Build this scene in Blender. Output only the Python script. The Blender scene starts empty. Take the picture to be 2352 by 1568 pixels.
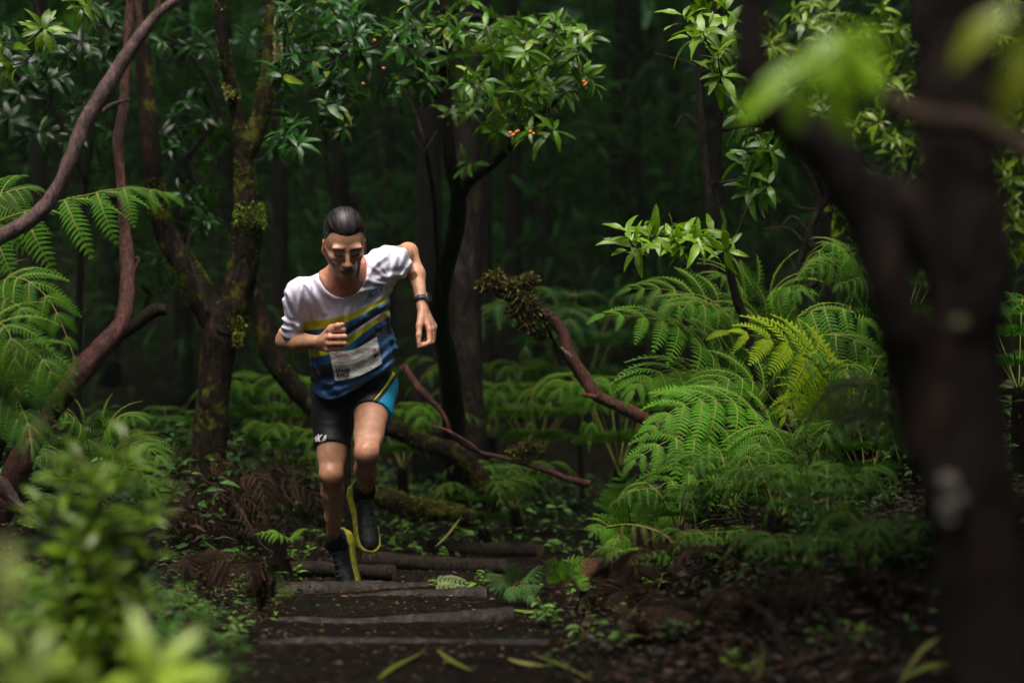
import bpy, math, random
import numpy as np
from mathutils import Vector, Matrix

random.seed(7)
rng = np.random.default_rng(7)
scene = bpy.context.scene
COL = scene.collection

# ------------------------------------------------------------------ camera, sky, sun, exposure
F, CX, CY, CAMZ = 5553.0, 1176.0, 784.0, 1.03      # focal length and centre in pixels of a 2352 x 1568 picture
cam = bpy.data.cameras.new('camera')
cam.lens, cam.sensor_width, cam.clip_start, cam.clip_end = 85.0, 36.0, 0.1, 600.0
cam.dof.use_dof = True
cam.dof.focus_distance = 9.3
cam.dof.aperture_fstop = 2.1
cam_o = bpy.data.objects.new('camera', cam)
cam_o.location = (0, 0, CAMZ)
cam_o.rotation_euler = (math.radians(90), 0, 0)
COL.objects.link(cam_o)
scene.camera = cam_o

SUN_EL, SUN_AZ = math.radians(72), math.radians(158)   # soft light from high behind the camera, a little to the left
world = bpy.data.worlds.new('World')
scene.world = world
world.use_nodes = True
wn = world.node_tree.nodes
wl = world.node_tree.links
wn.clear()
sky = wn.new('ShaderNodeTexSky')
sky.sky_type = 'NISHITA'
sky.sun_disc = False
sky.sun_elevation = SUN_EL
sky.sun_rotation = math.pi - SUN_AZ - math.pi
sky.air_density, sky.dust_density, sky.ozone_density = 0.6, 6.0, 0.3
bg = wn.new('ShaderNodeBackground')
bg.inputs['Strength'].default_value = 0.08
wo = wn.new('ShaderNodeOutputWorld')
wl.new(sky.outputs[0], bg.inputs[0])
wl.new(bg.outputs[0], wo.inputs[0])

sun = bpy.data.lights.new('sun', 'SUN')
sun.energy, sun.angle, sun.color = 1.15, math.radians(42), (1.0, 0.97, 0.92)
sun_o = bpy.data.objects.new('sun', sun)
sd = Vector((math.sin(-SUN_AZ) * math.cos(SUN_EL), math.cos(SUN_AZ) * math.cos(SUN_EL), math.sin(SUN_EL)))
sun_o.rotation_euler = sd.to_track_quat('Z', 'Y').to_euler()
sun_o.location = (0, 0, 30)
COL.objects.link(sun_o)

vs = scene.view_settings
vs.view_transform, vs.look, vs.exposure, vs.gamma = 'Standard', 'None', 1.9, 1.0
vs.use_curve_mapping = False
scene.cycles.use_denoising = True
scene.cycles.max_bounces = 8
scene.cycles.diffuse_bounces = 4
scene.cycles.transmission_bounces = 4
scene.cycles.sample_clamp_indirect = 4.0

# ------------------------------------------------------------------ helpers
def P(px, py, d):
    """point seen at pixel (px, py) at distance d in front of the camera"""
    return np.array([(px - CX) / F * d, d, CAMZ - (py - CY) / F * d])

def nrm(v):
    a, b, c = float(v[0]), float(v[1]), float(v[2])
    n = math.sqrt(a * a + b * b + c * c) + 1e-12
    return np.array([a / n, b / n, c / n])

def cross3(a, b):
    return np.array([a[1] * b[2] - a[2] * b[1], a[2] * b[0] - a[0] * b[2], a[0] * b[1] - a[1] * b[0]])

def sstep(a, b, x):
    t = np.clip((x - a) / (b - a), 0, 1)
    return t * t * (3 - 2 * t)

class SineNoise:
    def __init__(s, seed, n=9, spread=1.0):
        r = np.random.default_rng(seed)
        d = r.normal(size=(n, 3)); d /= np.linalg.norm(d, axis=1)[:, None]
        s.k = d * (1 + spread * r.random((n, 1)))
        s.p = r.random(n) * 6.283
    def __call__(s, x, y, z, f=1.0):
        o = 0
        for k, p in zip(s.k, s.p):
            o = o + np.sin(f * (k[0] * x + k[1] * y + k[2] * z) + p)
        return o / len(s.p) * 1.6

N1, N2, N3, N4 = SineNoise(1), SineNoise(2), SineNoise(3), SineNoise(4)

def mesh_data(name, verts, faces, mats=(), smooth=True, matidx=None, attrs=None, uv=None):
    me = bpy.data.meshes.new(name)
    verts = np.asarray(verts, np.float32)
    if isinstance(faces, np.ndarray):
        n, k = faces.shape
        me.vertices.add(len(verts)); me.vertices.foreach_set('co', verts.ravel())
        me.loops.add(n * k); me.loops.foreach_set('vertex_index', faces.astype(np.int32).ravel())
        me.polygons.add(n)
        me.polygons.foreach_set('loop_start', np.arange(0, n * k, k, dtype=np.int32))
        me.polygons.foreach_set('loop_total', np.full(n, k, np.int32))
        me.update(calc_edges=True)
    else:
        me.from_pydata(verts.tolist(), [], faces)
        me.update()
    for m in mats:
        me.materials.append(m)
    if matidx is not None:
        me.polygons.foreach_set('material_index', np.asarray(matidx, np.int32))
    if smooth:
        me.polygons.foreach_set('use_smooth', np.ones(len(me.polygons), bool))
    if attrs:
        for an, (kind, data) in attrs.items():
            a = me.attributes.new(an, kind, 'POINT')
            data = np.asarray(data, np.float32)
            if kind == 'FLOAT':
                a.data.foreach_set('value', data.ravel())
            elif kind == 'FLOAT_COLOR':
                if data.shape[1] == 3:
                    data = np.hstack([data, np.ones((len(data), 1), np.float32)])
                a.data.foreach_set('color', data.ravel())
            elif kind == 'FLOAT_VECTOR':
                a.data.foreach_set('vector', data.ravel())
    me.validate()
    return me

ORIGIN = {}      # world position of every object's own origin

def thing(name, label, cat, loc=(0, 0, 0), group=None):
    o = bpy.data.objects.new(name, None)
    o.empty_display_size = 0.1
    COL.objects.link(o)
    o.location = [float(c) for c in loc]
    ORIGIN[o.name] = np.asarray(loc, float)
    o['label'] = label; o['category'] = cat
    if group: o['group'] = group
    return o

def part(name, verts, faces, mat, parent=None, smooth=True, label=None, kind=None, color=None, **kw):
    """one mesh object; verts in world coordinates"""
    org = ORIGIN[parent.name] if parent is not None else np.zeros(3)
    mats = mat if isinstance(mat, (list, tuple)) else [mat]
    me = mesh_data(name, np.asarray(verts, float) - org, faces, mats, smooth, **kw)
    o = bpy.data.objects.new(name, me)
    COL.objects.link(o)
    ORIGIN[o.name] = org
    if parent is not None: o.parent = parent
    if label: o['label'] = label
    if kind: o['kind'] = kind
    if color is not None: o.color = (*color, 1)
    return o

def single(name, label, cat, verts, faces, mat, loc, group=None, **kw):
    """a thing that is one mesh"""
    mats = mat if isinstance(mat, (list, tuple)) else [mat]
    me = mesh_data(name, np.asarray(verts, float) - np.asarray(loc, float), faces, mats, **kw)
    o = bpy.data.objects.new(name, me)
    COL.objects.link(o); o.location = [float(c) for c in loc]
    ORIGIN[o.name] = np.asarray(loc, float)
    o['label'] = label; o['category'] = cat
    if group: o['group'] = group
    return o

def inst(name, me, parent, M, color=None):
    """an object that shares a mesh; M is its world matrix (4x4 numpy)"""
    o = bpy.data.objects.new(name, me)
    COL.objects.link(o)
    M = np.array(M, float)
    org = ORIGIN[parent.name]
    L = M.copy(); L[:3, 3] -= org
    o.parent = parent
    o.matrix_basis = Matrix(L.tolist())
    if color is not None: o.color = (*color, 1)
    return o

def frame(pos, x, z, s=1.0):
    """4x4 with x axis along x, z axis as near z as can be"""
    x0, x1, x2 = float(x[0]), float(x[1]), float(x[2]); n = math.sqrt(x0 * x0 + x1 * x1 + x2 * x2) + 1e-12
    x0 /= n; x1 /= n; x2 /= n
    a, b, c = float(z[0]), float(z[1]), float(z[2])
    y0, y1, y2 = b * x2 - c * x1, c * x0 - a * x2, a * x1 - b * x0
    n = math.sqrt(y0 * y0 + y1 * y1 + y2 * y2) + 1e-12
    y0 /= n; y1 /= n; y2 /= n
    z0, z1, z2 = x1 * y2 - x2 * y1, x2 * y0 - x0 * y2, x0 * y1 - x1 * y0
    p, q, r = (s, s, s) if not hasattr(s, '__len__') else s
    return np.array([[x0 * p, y0 * q, z0 * r, pos[0]], [x1 * p, y1 * q, z1 * r, pos[1]], [x2 * p, y2 * q, z2 * r, pos[2]], [0, 0, 0, 1.0]])

class MB:
    """collects geometry (tris and quads as lists)"""
    def __init__(s): s.v = []; s.f = []; s.m = []; s.c = []; s.n = 0
    def add(s, v, f, m=0, c=None):
        v = np.asarray(v, float)
        s.v.append(v)
        for q in f: s.f.append([i + s.n for i in q]); s.m.append(m)
        if c is not None:
            c = np.asarray(c, float)
            s.c.append(np.tile(c, (len(v), 1)) if c.ndim == 1 else c)
        s.n += len(v)
    def get(s):
        return np.vstack(s.v), s.f
    def kw(s):
        k = dict(matidx=s.m)
        if s.c: k['attrs'] = {'col': ('FLOAT_COLOR', np.vstack(s.c))}
        return k

def resample(pts, n, radii=None):
    """Catmull-Rom through pts"""
    pts = np.asarray(pts, float)
    ext = np.vstack([2 * pts[0] - pts[1], pts, 2 * pts[-1] - pts[-2]])
    m = len(pts) - 1
    t = np.linspace(0, m, n); t[-1] -= 1e-9
    i = t.astype(int); u = (t - i)[:, None]
    p0, p1, p2, p3 = ext[i], ext[i + 1], ext[i + 2], ext[i + 3]
    out = .5 * (2 * p1 + (p2 - p0) * u + (2 * p0 - 5 * p1 + 4 * p2 - p3) * u ** 2 + (3 * p1 - p0 - 3 * p2 + p3) * u ** 3)
    if radii is None: return out
    return out, np.interp(t, np.arange(len(pts)), radii)

def tube(pts, radii, sides=10, rough=0.0, freq=20.0, cap=True, noise=N1, fine=0.0, crack=0.0):
    pts = np.asarray(pts, float); radii = np.asarray(radii, float)
    n = len(pts)
    tan = np.gradient(pts, axis=0); tan /= np.linalg.norm(tan, axis=1)[:, None] + 1e-12
    ref = np.array([0.31, 0.93, 0.2])
    V = np.zeros((n, sides, 3))
    a = np.arange(sides) / sides * 2 * np.pi
    u = nrm(cross3(tan[0], ref))
    for i in range(n):
        u = nrm(u - tan[i] * np.dot(u, tan[i])); w = cross3(tan[i], u)
        V[i] = pts[i] + radii[i] * (np.cos(a)[:, None] * u + np.sin(a)[:, None] * w)
    if rough:
        X = V.reshape(-1, 3)
        dsp = noise(X[:, 0], X[:, 1], X[:, 2] * .55, freq) + .6 * N2(X[:, 0], X[:, 1], X[:, 2] * .6, freq * 2.6)
        if fine: dsp = dsp + fine * N3(X[:, 0], X[:, 1], X[:, 2] * .35, freq * 8)
        if crack:
            cr_ = np.abs(N4(X[:, 0], X[:, 1], X[:, 2] * .3, 62)) + .7 * np.abs(N1(X[:, 0], X[:, 1], X[:, 2] * .45, 150))
            dsp = dsp + crack * (np.minimum(cr_, .6) - .3)
        c = np.repeat(pts, sides, axis=0)
        V = (c + (X - c) * (1 + rough * dsp)[:, None]).reshape(n, sides, 3)
    verts = V.reshape(-1, 3)
    faces = []
    for i in range(n - 1):
        for j in range(sides):
            k = (j + 1) % sides
            faces.append([i * sides + j, i * sides + k, (i + 1) * sides + k, (i + 1) * sides + j])
    if cap:
        faces.append(list(range(sides))[::-1])
        faces.append([(n - 1) * sides + j for j in range(sides)])
    return verts, faces

# ------------------------------------------------------------------ materials
def new_mat(name):
    m = bpy.data.materials.new(name); m.use_nodes = True
    nt = m.node_tree; nt.nodes.clear()
    out = nt.nodes.new('ShaderNodeOutputMaterial')
    b = nt.nodes.new('ShaderNodeBsdfPrincipled')
    nt.links.new(b.outputs[0], out.inputs[0])
    return m, nt, b, out

def nd(nt, t, **kw):
    n = nt.nodes.new(t)
    for k, v in kw.items():
        if k.startswith('i_'): n.inputs[k[2:].replace('_', ' ')].default_value = v
        else: setattr(n, k, v)
    return n

def ramp(nt, stops, interp='LINEAR'):
    r = nt.nodes.new('ShaderNodeValToRGB'); r.color_ramp.interpolation = interp
    e = r.color_ramp.elements
    while len(e) > len(stops): e.remove(e[-1])
    while len(e) < len(stops): e.new(1.0)
    for x, (p, c) in zip(e, stops):
        x.position = p; x.color = (*c, 1) if len(c) == 3 else c
    return r

def mixc(nt, fac, a, b, mode='MIX'):
    m = nt.nodes.new('ShaderNodeMix'); m.data_type = 'RGBA'; m.blend_type = mode
    for sock, v in ((m.inputs['Factor'], fac), (m.inputs[6], a), (m.inputs[7], b)):
        if hasattr(v, 'is_output'): nt.links.new(v, sock)
        else: sock.default_value = v if not isinstance(v, tuple) else (*v, 1)[:4]
    return m.outputs[2]

def coords(nt, kind='Object', scale=(1, 1, 1)):
    tc = nt.nodes.new('ShaderNodeTexCoord')
    mp = nt.nodes.new('ShaderNodeMapping'); mp.inputs['Scale'].default_value = scale
    nt.links.new(tc.outputs[kind], mp.inputs[0])
    return mp.outputs[0]

def noise_tex(nt, vec, scale, detail=4, rough=.55):
    n = nt.nodes.new('ShaderNodeTexNoise')
    n.inputs['Scale'].default_value = scale; n.inputs['Detail'].default_value = detail; n.inputs['Roughness'].default_value = rough
    nt.links.new(vec, n.inputs['Vector'])
    return n.outputs['Fac']

def bump(nt, h, strength, dist, b, prev=None):
    n = nt.nodes.new('ShaderNodeBump')
    n.inputs['Strength'].default_value = strength; n.inputs['Distance'].default_value = dist
    nt.links.new(h, n.inputs['Height'])
    if prev is not None: nt.links.new(prev, n.inputs['Normal'])
    nt.links.new(n.outputs[0], b.inputs['Normal'])
    return n.outputs[0]

def leaf_mat(name, source='object', rough=.32, trans=.3, spec=.5, var=.35, scale=30):
    """wet leaf: colour comes from the object's own colour or from the 'col' attribute"""
    m, nt, b, out = new_mat(name)
    if source == 'object':
        src = nd(nt, 'ShaderNodeObjectInfo').outputs['Color']
    else:
        src = nd(nt, 'ShaderNodeAttribute', attribute_name='col').outputs['Color']
    geo = nd(nt, 'ShaderNodeNewGeometry')
    n = noise_tex(nt, geo.outputs['Position'], scale, 3)
    r = ramp(nt, [(.25, (1 - var,) * 3), (.75, (1 + var,) * 3)])
    nt.links.new(n, r.inputs[0])
    colr = mixc(nt, 1.0, src, r.outputs[0], 'MULTIPLY')
    nt.links.new(colr, b.inputs['Base Color'])
    b.inputs['Roughness'].default_value = rough
    b.inputs['Specular IOR Level'].default_value = spec
    n2 = noise_tex(nt, geo.outputs['Position'], scale * 9, 2)
    bump(nt, n2, .25, .004, b)
    tr = nd(nt, 'ShaderNodeBsdfTranslucent')
    tc = mixc(nt, 1.0, colr, (1.25, 1.35, .45), 'MULTIPLY')
    nt.links.new(tc, tr.inputs['Color'])
    mx = nd(nt, 'ShaderNodeMixShader'); mx.inputs[0].default_value = trans
    nt.links.new(b.outputs[0], mx.inputs[1]); nt.links.new(tr.outputs[0], mx.inputs[2])
    nt.links.new(mx.outputs[0], out.inputs[0])
    return m

def simple_mat(name, color, rough=.6, spec=.4, var=.25, scale=40, bstr=0.3, bdist=.003, metallic=0, kind='Object', bscale=None):
    m, nt, b, out = new_mat(name)
    v = coords(nt, kind)
    n = noise_tex(nt, v, scale)
    c = np.array(color)
    r = ramp(nt, [(.3, tuple(c * (1 - var))), (.7, tuple(np.minimum(c * (1 + var), 1)))])
    nt.links.new(n, r.inputs[0]); nt.links.new(r.outputs[0], b.inputs['Base Color'])
    b.inputs['Roughness'].default_value = rough
    b.inputs['Specular IOR Level'].default_value = spec
    b.inputs['Metallic'].default_value = metallic
    if bstr: bump(nt, noise_tex(nt, v, bscale or scale * 4), bstr, bdist, b)
    return m

def bark_mat(name, dark, mid, red, moss=None, moss_amt=.0, lichen=0.0, rough=.45, scale=9, spec=.10):
    m, nt, b, out = new_mat(name)
    v = coords(nt, 'Object'); vs_ = coords(nt, 'Object', (1, 1, .35))
    n = noise_tex(nt, vs_, scale * 2.2, 6, .65)
    r = ramp(nt, [(.3, dark), (.55, mid), (.72, red)])
    nt.links.new(n, r.inputs[0])
    fr = ramp(nt, [(.36, (.25, .25, .25)), (.62, (1.35, 1.35, 1.35))])
    nt.links.new(noise_tex(nt, vs_, scale * 11, 4, .7), fr.inputs[0])
    c = mixc(nt, 1.0, r.outputs[0], fr.outputs[0], 'MULTIPLY')
    if lichen:
        l = noise_tex(nt, v, scale * 3.1, 3)
        lr = ramp(nt, [(1 - lichen - .03, (0, 0, 0)), (1 - lichen, (1, 1, 1))])
        nt.links.new(l, lr.inputs[0])
        c = mixc(nt, lr.outputs[0], c, (.30, .30, .24))
    if moss:
        l = noise_tex(nt, v, scale * 1.1, 5, .7)
        lr = ramp(nt, [(.62 - moss_amt * .3, (0, 0, 0)), (.70 - moss_amt * .3, (1, 1, 1))])
        nt.links.new(l, lr.inputs[0])
        mc = ramp(nt, [(.3, tuple(np.array(moss) * .45)), (.7, moss)])
        nt.links.new(noise_tex(nt, v, scale * 14, 2), mc.inputs[0])
        c = mixc(nt, lr.outputs[0], c, mc.outputs[0])
    nt.links.new(c, b.inputs['Base Color'])
    b.inputs['Roughness'].default_value = rough
    b.inputs['Specular IOR Level'].default_value = spec
    p = bump(nt, noise_tex(nt, vs_, scale * 5, 6, .7), 1.0, .03, b)
    bump(nt, noise_tex(nt, v, scale * 26, 3), .7, .008, b, p)
    return m

# flat lettering for the race bib
def text_mesh(body_, bold=0.0, shear=0.0):
    cu = bpy.data.curves.new('lettering', 'FONT'); cu.body = body_; cu.offset = bold; cu.shear = shear
    cu.resolution_u = 3
    o = bpy.data.objects.new('lettering', cu); COL.objects.link(o)
    dg = bpy.context.evaluated_depsgraph_get()
    me = bpy.data.meshes.new_from_object(o.evaluated_get(dg))
    v_ = np.array([w.co[:2] for w in me.vertices]); f_ = [list(p.vertices) for p in me.polygons]
    bpy.data.objects.remove(o); bpy.data.meshes.remove(me); bpy.data.curves.remove(cu)
    mn, mx = v_.min(0), v_.max(0)
    return (v_ - mn) / (mx - mn), f_, (mx - mn)
TEXT = {t: text_mesh(t, w_) for t, w_ in (('STAGE', .05), ('RACE', .05), ('24', .05), ('GOLDEN TRAIL', .02))}
# ------------------------------------------------------------------ terrain
LOGS = [  # left pixel, right pixel, left py, right py, distance, radius
    (596, 1262, 1470, 1464, 6.90, .030), (640, 1182, 1424, 1394, 7.80, .034),
    (628, 1117, 1370, 1350, 8.75, .038), (640, 985, 1334, 1336, 9.30, .046)]
def base_z(y):
    return np.interp(y, [0, 5.5, 6.85, 6.95, 7.75, 7.85, 8.70, 8.80, 9.25, 9.36, 11, 14, 20, 60],
                     [.24, .20, .175, .135, .135, .112, .112, .095, .085, .0, -.01, -.03, -.1, .4])
def ground_z(x, y, rough=True):
    x = np.asarray(x, float); y = np.asarray(y, float)
    cx = np.interp(y, [0, 6, 7.8, 9.3, 10.5, 12, 14, 60], [-.25, -.32, -.36, -.48, -.40, -.05, .2, 1.5])
    hw = np.interp(y, [0, 6, 9, 11, 14, 60], [.62, .55, .42, .5, .7, 1.2])
    u = (x - cx)
    z = base_z(y)
    R_ = sstep(hw, hw + 1.1, u); L_ = sstep(hw, hw + .9, -u)
    near = sstep(4.5, 7.0, y)
    z = z + R_ * (.30 * near + .03) * np.interp(y, [0, 8, 10, 13, 60], [.6, 1, 1.05, .7, .6]) + np.maximum(u - hw - 1.1, 0) * .10
    z = z + L_ * .22 * np.interp(y, [0, 7, 11, 14, 60], [.5, .8, 1.1, .7, .7]) + np.maximum(-u - hw - .9, 0) * .08
    far = np.maximum(y - 24, 0)
    z = z + far * .10 + np.maximum(y - 42, 0) * .55
    if rough:
        off = np.maximum(R_, L_)
        z = z + (.012 + .03 * off) * N1(x, y, 0, 5.0) + (.006 + .010 * off) * N2(x, y, 0, 17) + .004 * N3(x, y, 0, 60)
    return z

xs = np.unique(np.concatenate([np.linspace(-70, -6, 20), np.linspace(-6, -2, 25), np.linspace(-2, 2.2, 170), np.linspace(2.2, 7, 30), np.linspace(7, 70, 20)]))
ys = np.unique(np.concatenate([np.linspace(-25, 3, 15), np.linspace(3, 13, 320), np.linspace(13, 24, 60), np.linspace(24, 90, 40)]))
gx, gy = np.meshgrid(xs, ys)
gz = ground_z(gx, gy)
gv_ = np.stack([gx, gy, gz], -1).reshape(-1, 3)
nx_ = len(xs); ii = np.arange((len(ys) - 1) * nx_).reshape(len(ys) - 1, nx_)[:, :-1].ravel()
gf_ = np.stack([ii, ii + 1, ii + nx_ + 1, ii + nx_], 1)
m_soil, nt, b, out = new_mat('forest_soil')
v = coords(nt, 'Object')
r = ramp(nt, [(.30, (.003, .0022, .0018)), (.50, (.008, .0055, .004)), (.66, (.022, .013, .009)), (.80, (.06, .036, .022))])
nt.links.new(noise_tex(nt, v, 26, 8, .72), r.inputs[0])
g = ramp(nt, [(.52, (0, 0, 0)), (.64, (1, 1, 1))])
nt.links.new(noise_tex(nt, v, 2.2, 5, .6), g.inputs[0])
nt.links.new(mixc(nt, g.outputs[0], r.outputs[0], (.010, .012, .005)), b.inputs['Base Color'])
rr = ramp(nt, [(.35, (.55,) * 3), (.65, (.95,) * 3)])
nt.links.new(noise_tex(nt, v, 9, 3), rr.inputs[0]); nt.links.new(rr.outputs[0], b.inputs['Roughness'])
b.inputs['Specular IOR Level'].default_value = .03
p_ = bump(nt, noise_tex(nt, v, 38, 6, .7), 1.0, .03, b)
bump(nt, noise_tex(nt, v, 150, 3), .8, .008, b, p_)
ground = part('ground', gv_, gf_, m_soil)
ground['kind'] = 'structure'

# ------------------------------------------------------------------ log steps
m_log = bark_mat('wet_log', (.012, .008, .006), (.048, .034, .025), (.12, .088, .062), rough=.36, scale=14, spec=.3)
m_cut = simple_mat('log_end', (.12, .075, .045), .6, .3, .3, 60, .4)
m_log2 = bark_mat('dark_wet_log', (.010, .007, .005), (.030, .021, .015), (.055, .040, .028), rough=.5, scale=14)
def log_step(pa, pb, r, label, seed):
    n = 60; t = np.linspace(0, 1, n)
    pts = pa[None] + (pb - pa)[None] * t[:, None]
    pts[:, 2] += .006 * np.sin(t * 5 + seed) - r
    pts[:, 1] += .012 * np.sin(t * 3.1 + seed * 2)
    c = (pa + pb) / 2; c = c.copy(); c[2] -= r
    o = thing('log_step', label, 'log', c, 'log steps of the path')
    V, Fc = tube(pts, r * (1 + .05 * np.sin(t * 9 + seed)), 20, .09, 14, cap=False, fine=.8, crack=.8)
    part('log', V, Fc, m_log if seed < 5.3 else m_log2, o)
    for k, e in ((0, -1), (n - 1, 1)):
        ring = V[k * 20:(k + 1) * 20]; cen = ring.mean(0) + nrm(pb - pa) * .004 * e
        part('cut_end', np.vstack([ring, cen]), [[j, (j + 1) % 20, 20] if e < 0 else [(j + 1) % 20, j, 20] for j in range(20)], m_cut, o)
    return o
labs = ['wide blurred log step across the path nearest the camera', 'second log step from the camera, pale worn right end',
        'third log step from the camera, slanting up to a squared right end', 'pale log step hiding the toe of the runner\'s standing foot']
for i, (xa, xb, ya, yb, d, r) in enumerate(LOGS):
    log_step(P(xa, ya, d), P(xb, yb, d - .04 + (.12 if i == 2 else 0)), r, labs[i], i * 1.7)
log_step(P(590, 1288, 10.5), P(905, 1296, 10.35), .034, 'dark log step directly behind the runner\'s standing foot', 5.5)
log_step(P(835, 1268, 11.0), P(1165, 1282, 10.9), .04, 'low dark log step behind the runner on the right', 7.7)
log_step(P(985, 1236, 12.0), P(1240, 1250, 11.8), .04, 'farthest log step where the dark path bends away', 9.1)
# ------------------------------------------------------------------ leaf and fern building blocks
M_LEAF = leaf_mat('glossy_leaf', 'object', .17, .30, .32, .3, 40)
M_LEAFC = leaf_mat('glossy_leaf_mass', 'attr', .20, .30, .26, .3, 25)
M_FERN = leaf_mat('fern_leaf', 'object', .45, .40, .05, .25, 22)
M_FERNC = leaf_mat('fern_leaf_mass', 'attr', .5, .38, .04, .3, 20)
M_RIB = simple_mat('fern_stalk', (.11, .12, .018), .5, .15, .3, 30, .2)
M_RIBB = simple_mat('fern_stalk_brown', (.030, .016, .010), .6, .1, .3, 30, .2)
M_DEAD = leaf_mat('dead_fern', 'object', .7, .08, .04, .4, 40)

def leaf_shape(seed, L=1.0, W=.28, fold=.22, curl=.25, wave=.02, n=7):
    """lance-shaped leaf along +x, unit length: midrib and two edges with small teeth"""
    r = random.Random(seed)
    t = np.linspace(0, 1, n)
    w = W * .5 * np.sin(np.pi * np.clip(t, 0, 1) ** .85) ** .8
    w[0] = .015; w[-1] = 0.004
    z = -curl * t ** 2 + .06 * np.sin(t * 3)
    V = []
    for i in range(n):
        wl = w[i] * (1 + .12 * (i % 2)); e = wave * r.uniform(-1, 1)
        V += [(t[i], 0, z[i]), (t[i] + .02 * (i % 2), wl, z[i] + fold * wl + e), (t[i] + .02 * (i % 2), -wl, z[i] + fold * wl - e)]
    Fc = []
    for i in range(n - 1):
        a, b_ = 3 * i, 3 * i + 3
        Fc += [[a, b_, b_ + 1, a + 1], [b_, a, a + 2, b_ + 2]]
    return np.array(V) * L, Fc
LEAVES = [leaf_shape(i, 1, random.uniform(.24, .32), random.uniform(.1, .4), random.uniform(.1, .45), .02) for i in range(6)]
LEAF_ME = [mesh_data('leaf', v_, f_, [M_LEAF]) for v_, f_ in LEAVES]
LEAVES_LO = [leaf_shape(20 + i, 1, .3, .25, .3, .01, 4) for i in range(4)]

def scatter_mesh(shapes, mats, cols):
    """join many copies of small shapes: mats = list of 4x4"""
    VV, FF, CC, n = [], [], [], 0
    arrs = [(np.hstack([v_, np.ones((len(v_), 1))]), np.array(f_)) for v_, f_ in shapes]
    for i, M in enumerate(mats):
        v_, f_ = arrs[i % len(arrs)]
        VV.append((v_ @ np.asarray(M).T)[:, :3]); FF.append(f_ + n); n += len(v_)
        CC.append(np.tile(cols[i], (len(v_), 1)))
    return np.vstack(VV), np.vstack(FF), np.vstack(CC)

def pinnule(L, w, bend):
    """small strap of a frond: 5 vertices along +y"""
    return np.array([(-w * .5, 0, 0), (w * .5, 0, 0), (w * .42 + bend, L * .55, -.02 * L), (-w * .42 + bend, L * .55, -.02 * L), (bend * 2.2, L, -.10 * L)]), [[0, 1, 2, 3], [3, 2, 4]]

def pinna_shape(seed, pairs=17, width=.30, droop=.30, lean=.35, up=.06):
    """side leaf of a frond along +x, unit length, with comb-like leaflets on both sides"""
    r = random.Random(seed)
    V, Fc, n = [], [], 0
    xs_ = [(k + .6) / (pairs + .4) for k in range(pairs)]
    def zc(x): return .10 * math.sin(min(x, 1) * 2.2) - droop * x ** 2.2
    for k, x in enumerate(xs_):
        prof = math.sin(math.pi * (.22 + .78 * x) ** 1.05) ** .75 if x < 1 else 0
        prof = max(prof, .10)
        for s in (-1, 1):
            L = width * prof * r.uniform(.9, 1.05)
            pv, pf = pinnule(L, .70 / pairs, L * lean * .75)
            tilt = up + r.uniform(-.05, .05)
            q = pv.copy(); q[:, 1] *= s
            z = zc(x) + np.abs(pv[:, 1]) * tilt * 1.5 + pv[:, 2] - droop * 1.2 * (q[:, 0]) * x
            q[:, 2] = z; q[:, 0] += x
            V.append(q); Fc += [[i + n for i in (f_ if s > 0 else f_[::-1])] for f_ in pf]; n += 5
    mi = [0] * len(Fc)
    t = np.linspace(0, 1, 9); w = .011 * (1 - t) + .003
    rib = np.vstack([np.stack([t, -w, [zc(x) + .004 for x in t]], 1), np.stack([t, w, [zc(x) + .004 for x in t]], 1), np.stack([t, 0 * t, [zc(x) + .016 for x in t]], 1)])
    V.append(rib)
    for i in range(8):
        Fc += [[n + i, n + i + 1, n + 18 + i + 1, n + 18 + i], [n + 18 + i, n + 18 + i + 1, n + 9 + i + 1, n + 9 + i]]; mi += [1, 1]
    return np.vstack(V), Fc, mi
PINNA = [pinna_shape(i, random.choice((12, 13, 14)), random.uniform(.20, .24), random.uniform(.28, .52)) for i in range(6)]
PINNA_ME = [mesh_data('pinna', v_, f_, [M_FERN, M_RIB], matidx=mi) for v_, f_, mi in PINNA]
PINNA_DEAD = [pinna_shape(30 + i, 13, random.uniform(.09, .15), random.uniform(.1, .35), .6, .9) for i in range(4)]
PINNA_DEAD_ME = [mesh_data('pinna', v_, f_, [M_DEAD, M_RIBB], matidx=mi) for v_, f_, mi in PINNA_DEAD]

def frond_pinnae(ctrl, up, width, pairs=12, seed=0, angle=62, droop=.25, start=.22):
    """rachis points and the placements of its pinnae"""
    r = random.Random(seed)
    pts = resample(np.array(ctrl), 40)
    tan = np.gradient(pts, axis=0)
    out_ = []
    for k in range(pairs):
        s = start + (1 - start) * (k + .3) / pairs
        i = min(int(s * 39), 39)
        t = nrm(tan[i]); side = nrm(cross3(t, up)); nrm_ = cross3(side, t)
        q = (s - start) / (1 - start)
        L = width * (math.sin(math.pi * (.30 + .68 * q) ** .9)) ** .8 + .02 * width
        for sg in (-1, 1):
            a = math.radians(angle - 22 * q + r.uniform(-5, 5))
            d = nrm(side * sg * math.sin(a) + t * math.cos(a))
            d = nrm(d + np.array([0, 0, -1]) * (droop + r.uniform(-.08, .08)) + nrm_ * .08)
            z = nrm(nrm_ + np.array([0, 0, .25]) + r.uniform(-.12, .12) * t)
            out_.append((pts[i] + nrm_ * .001, d, z, L * r.uniform(.93, 1.05), L))
    # closing tip
    t = nrm(tan[-1]); side = nrm(cross3(t, up)); nrm_ = cross3(side, t)
    out_.append((pts[-2], nrm(t + np.array([0, 0, -.3])), nrm_, width * .32, width * .32))
    return pts, out_

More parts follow.
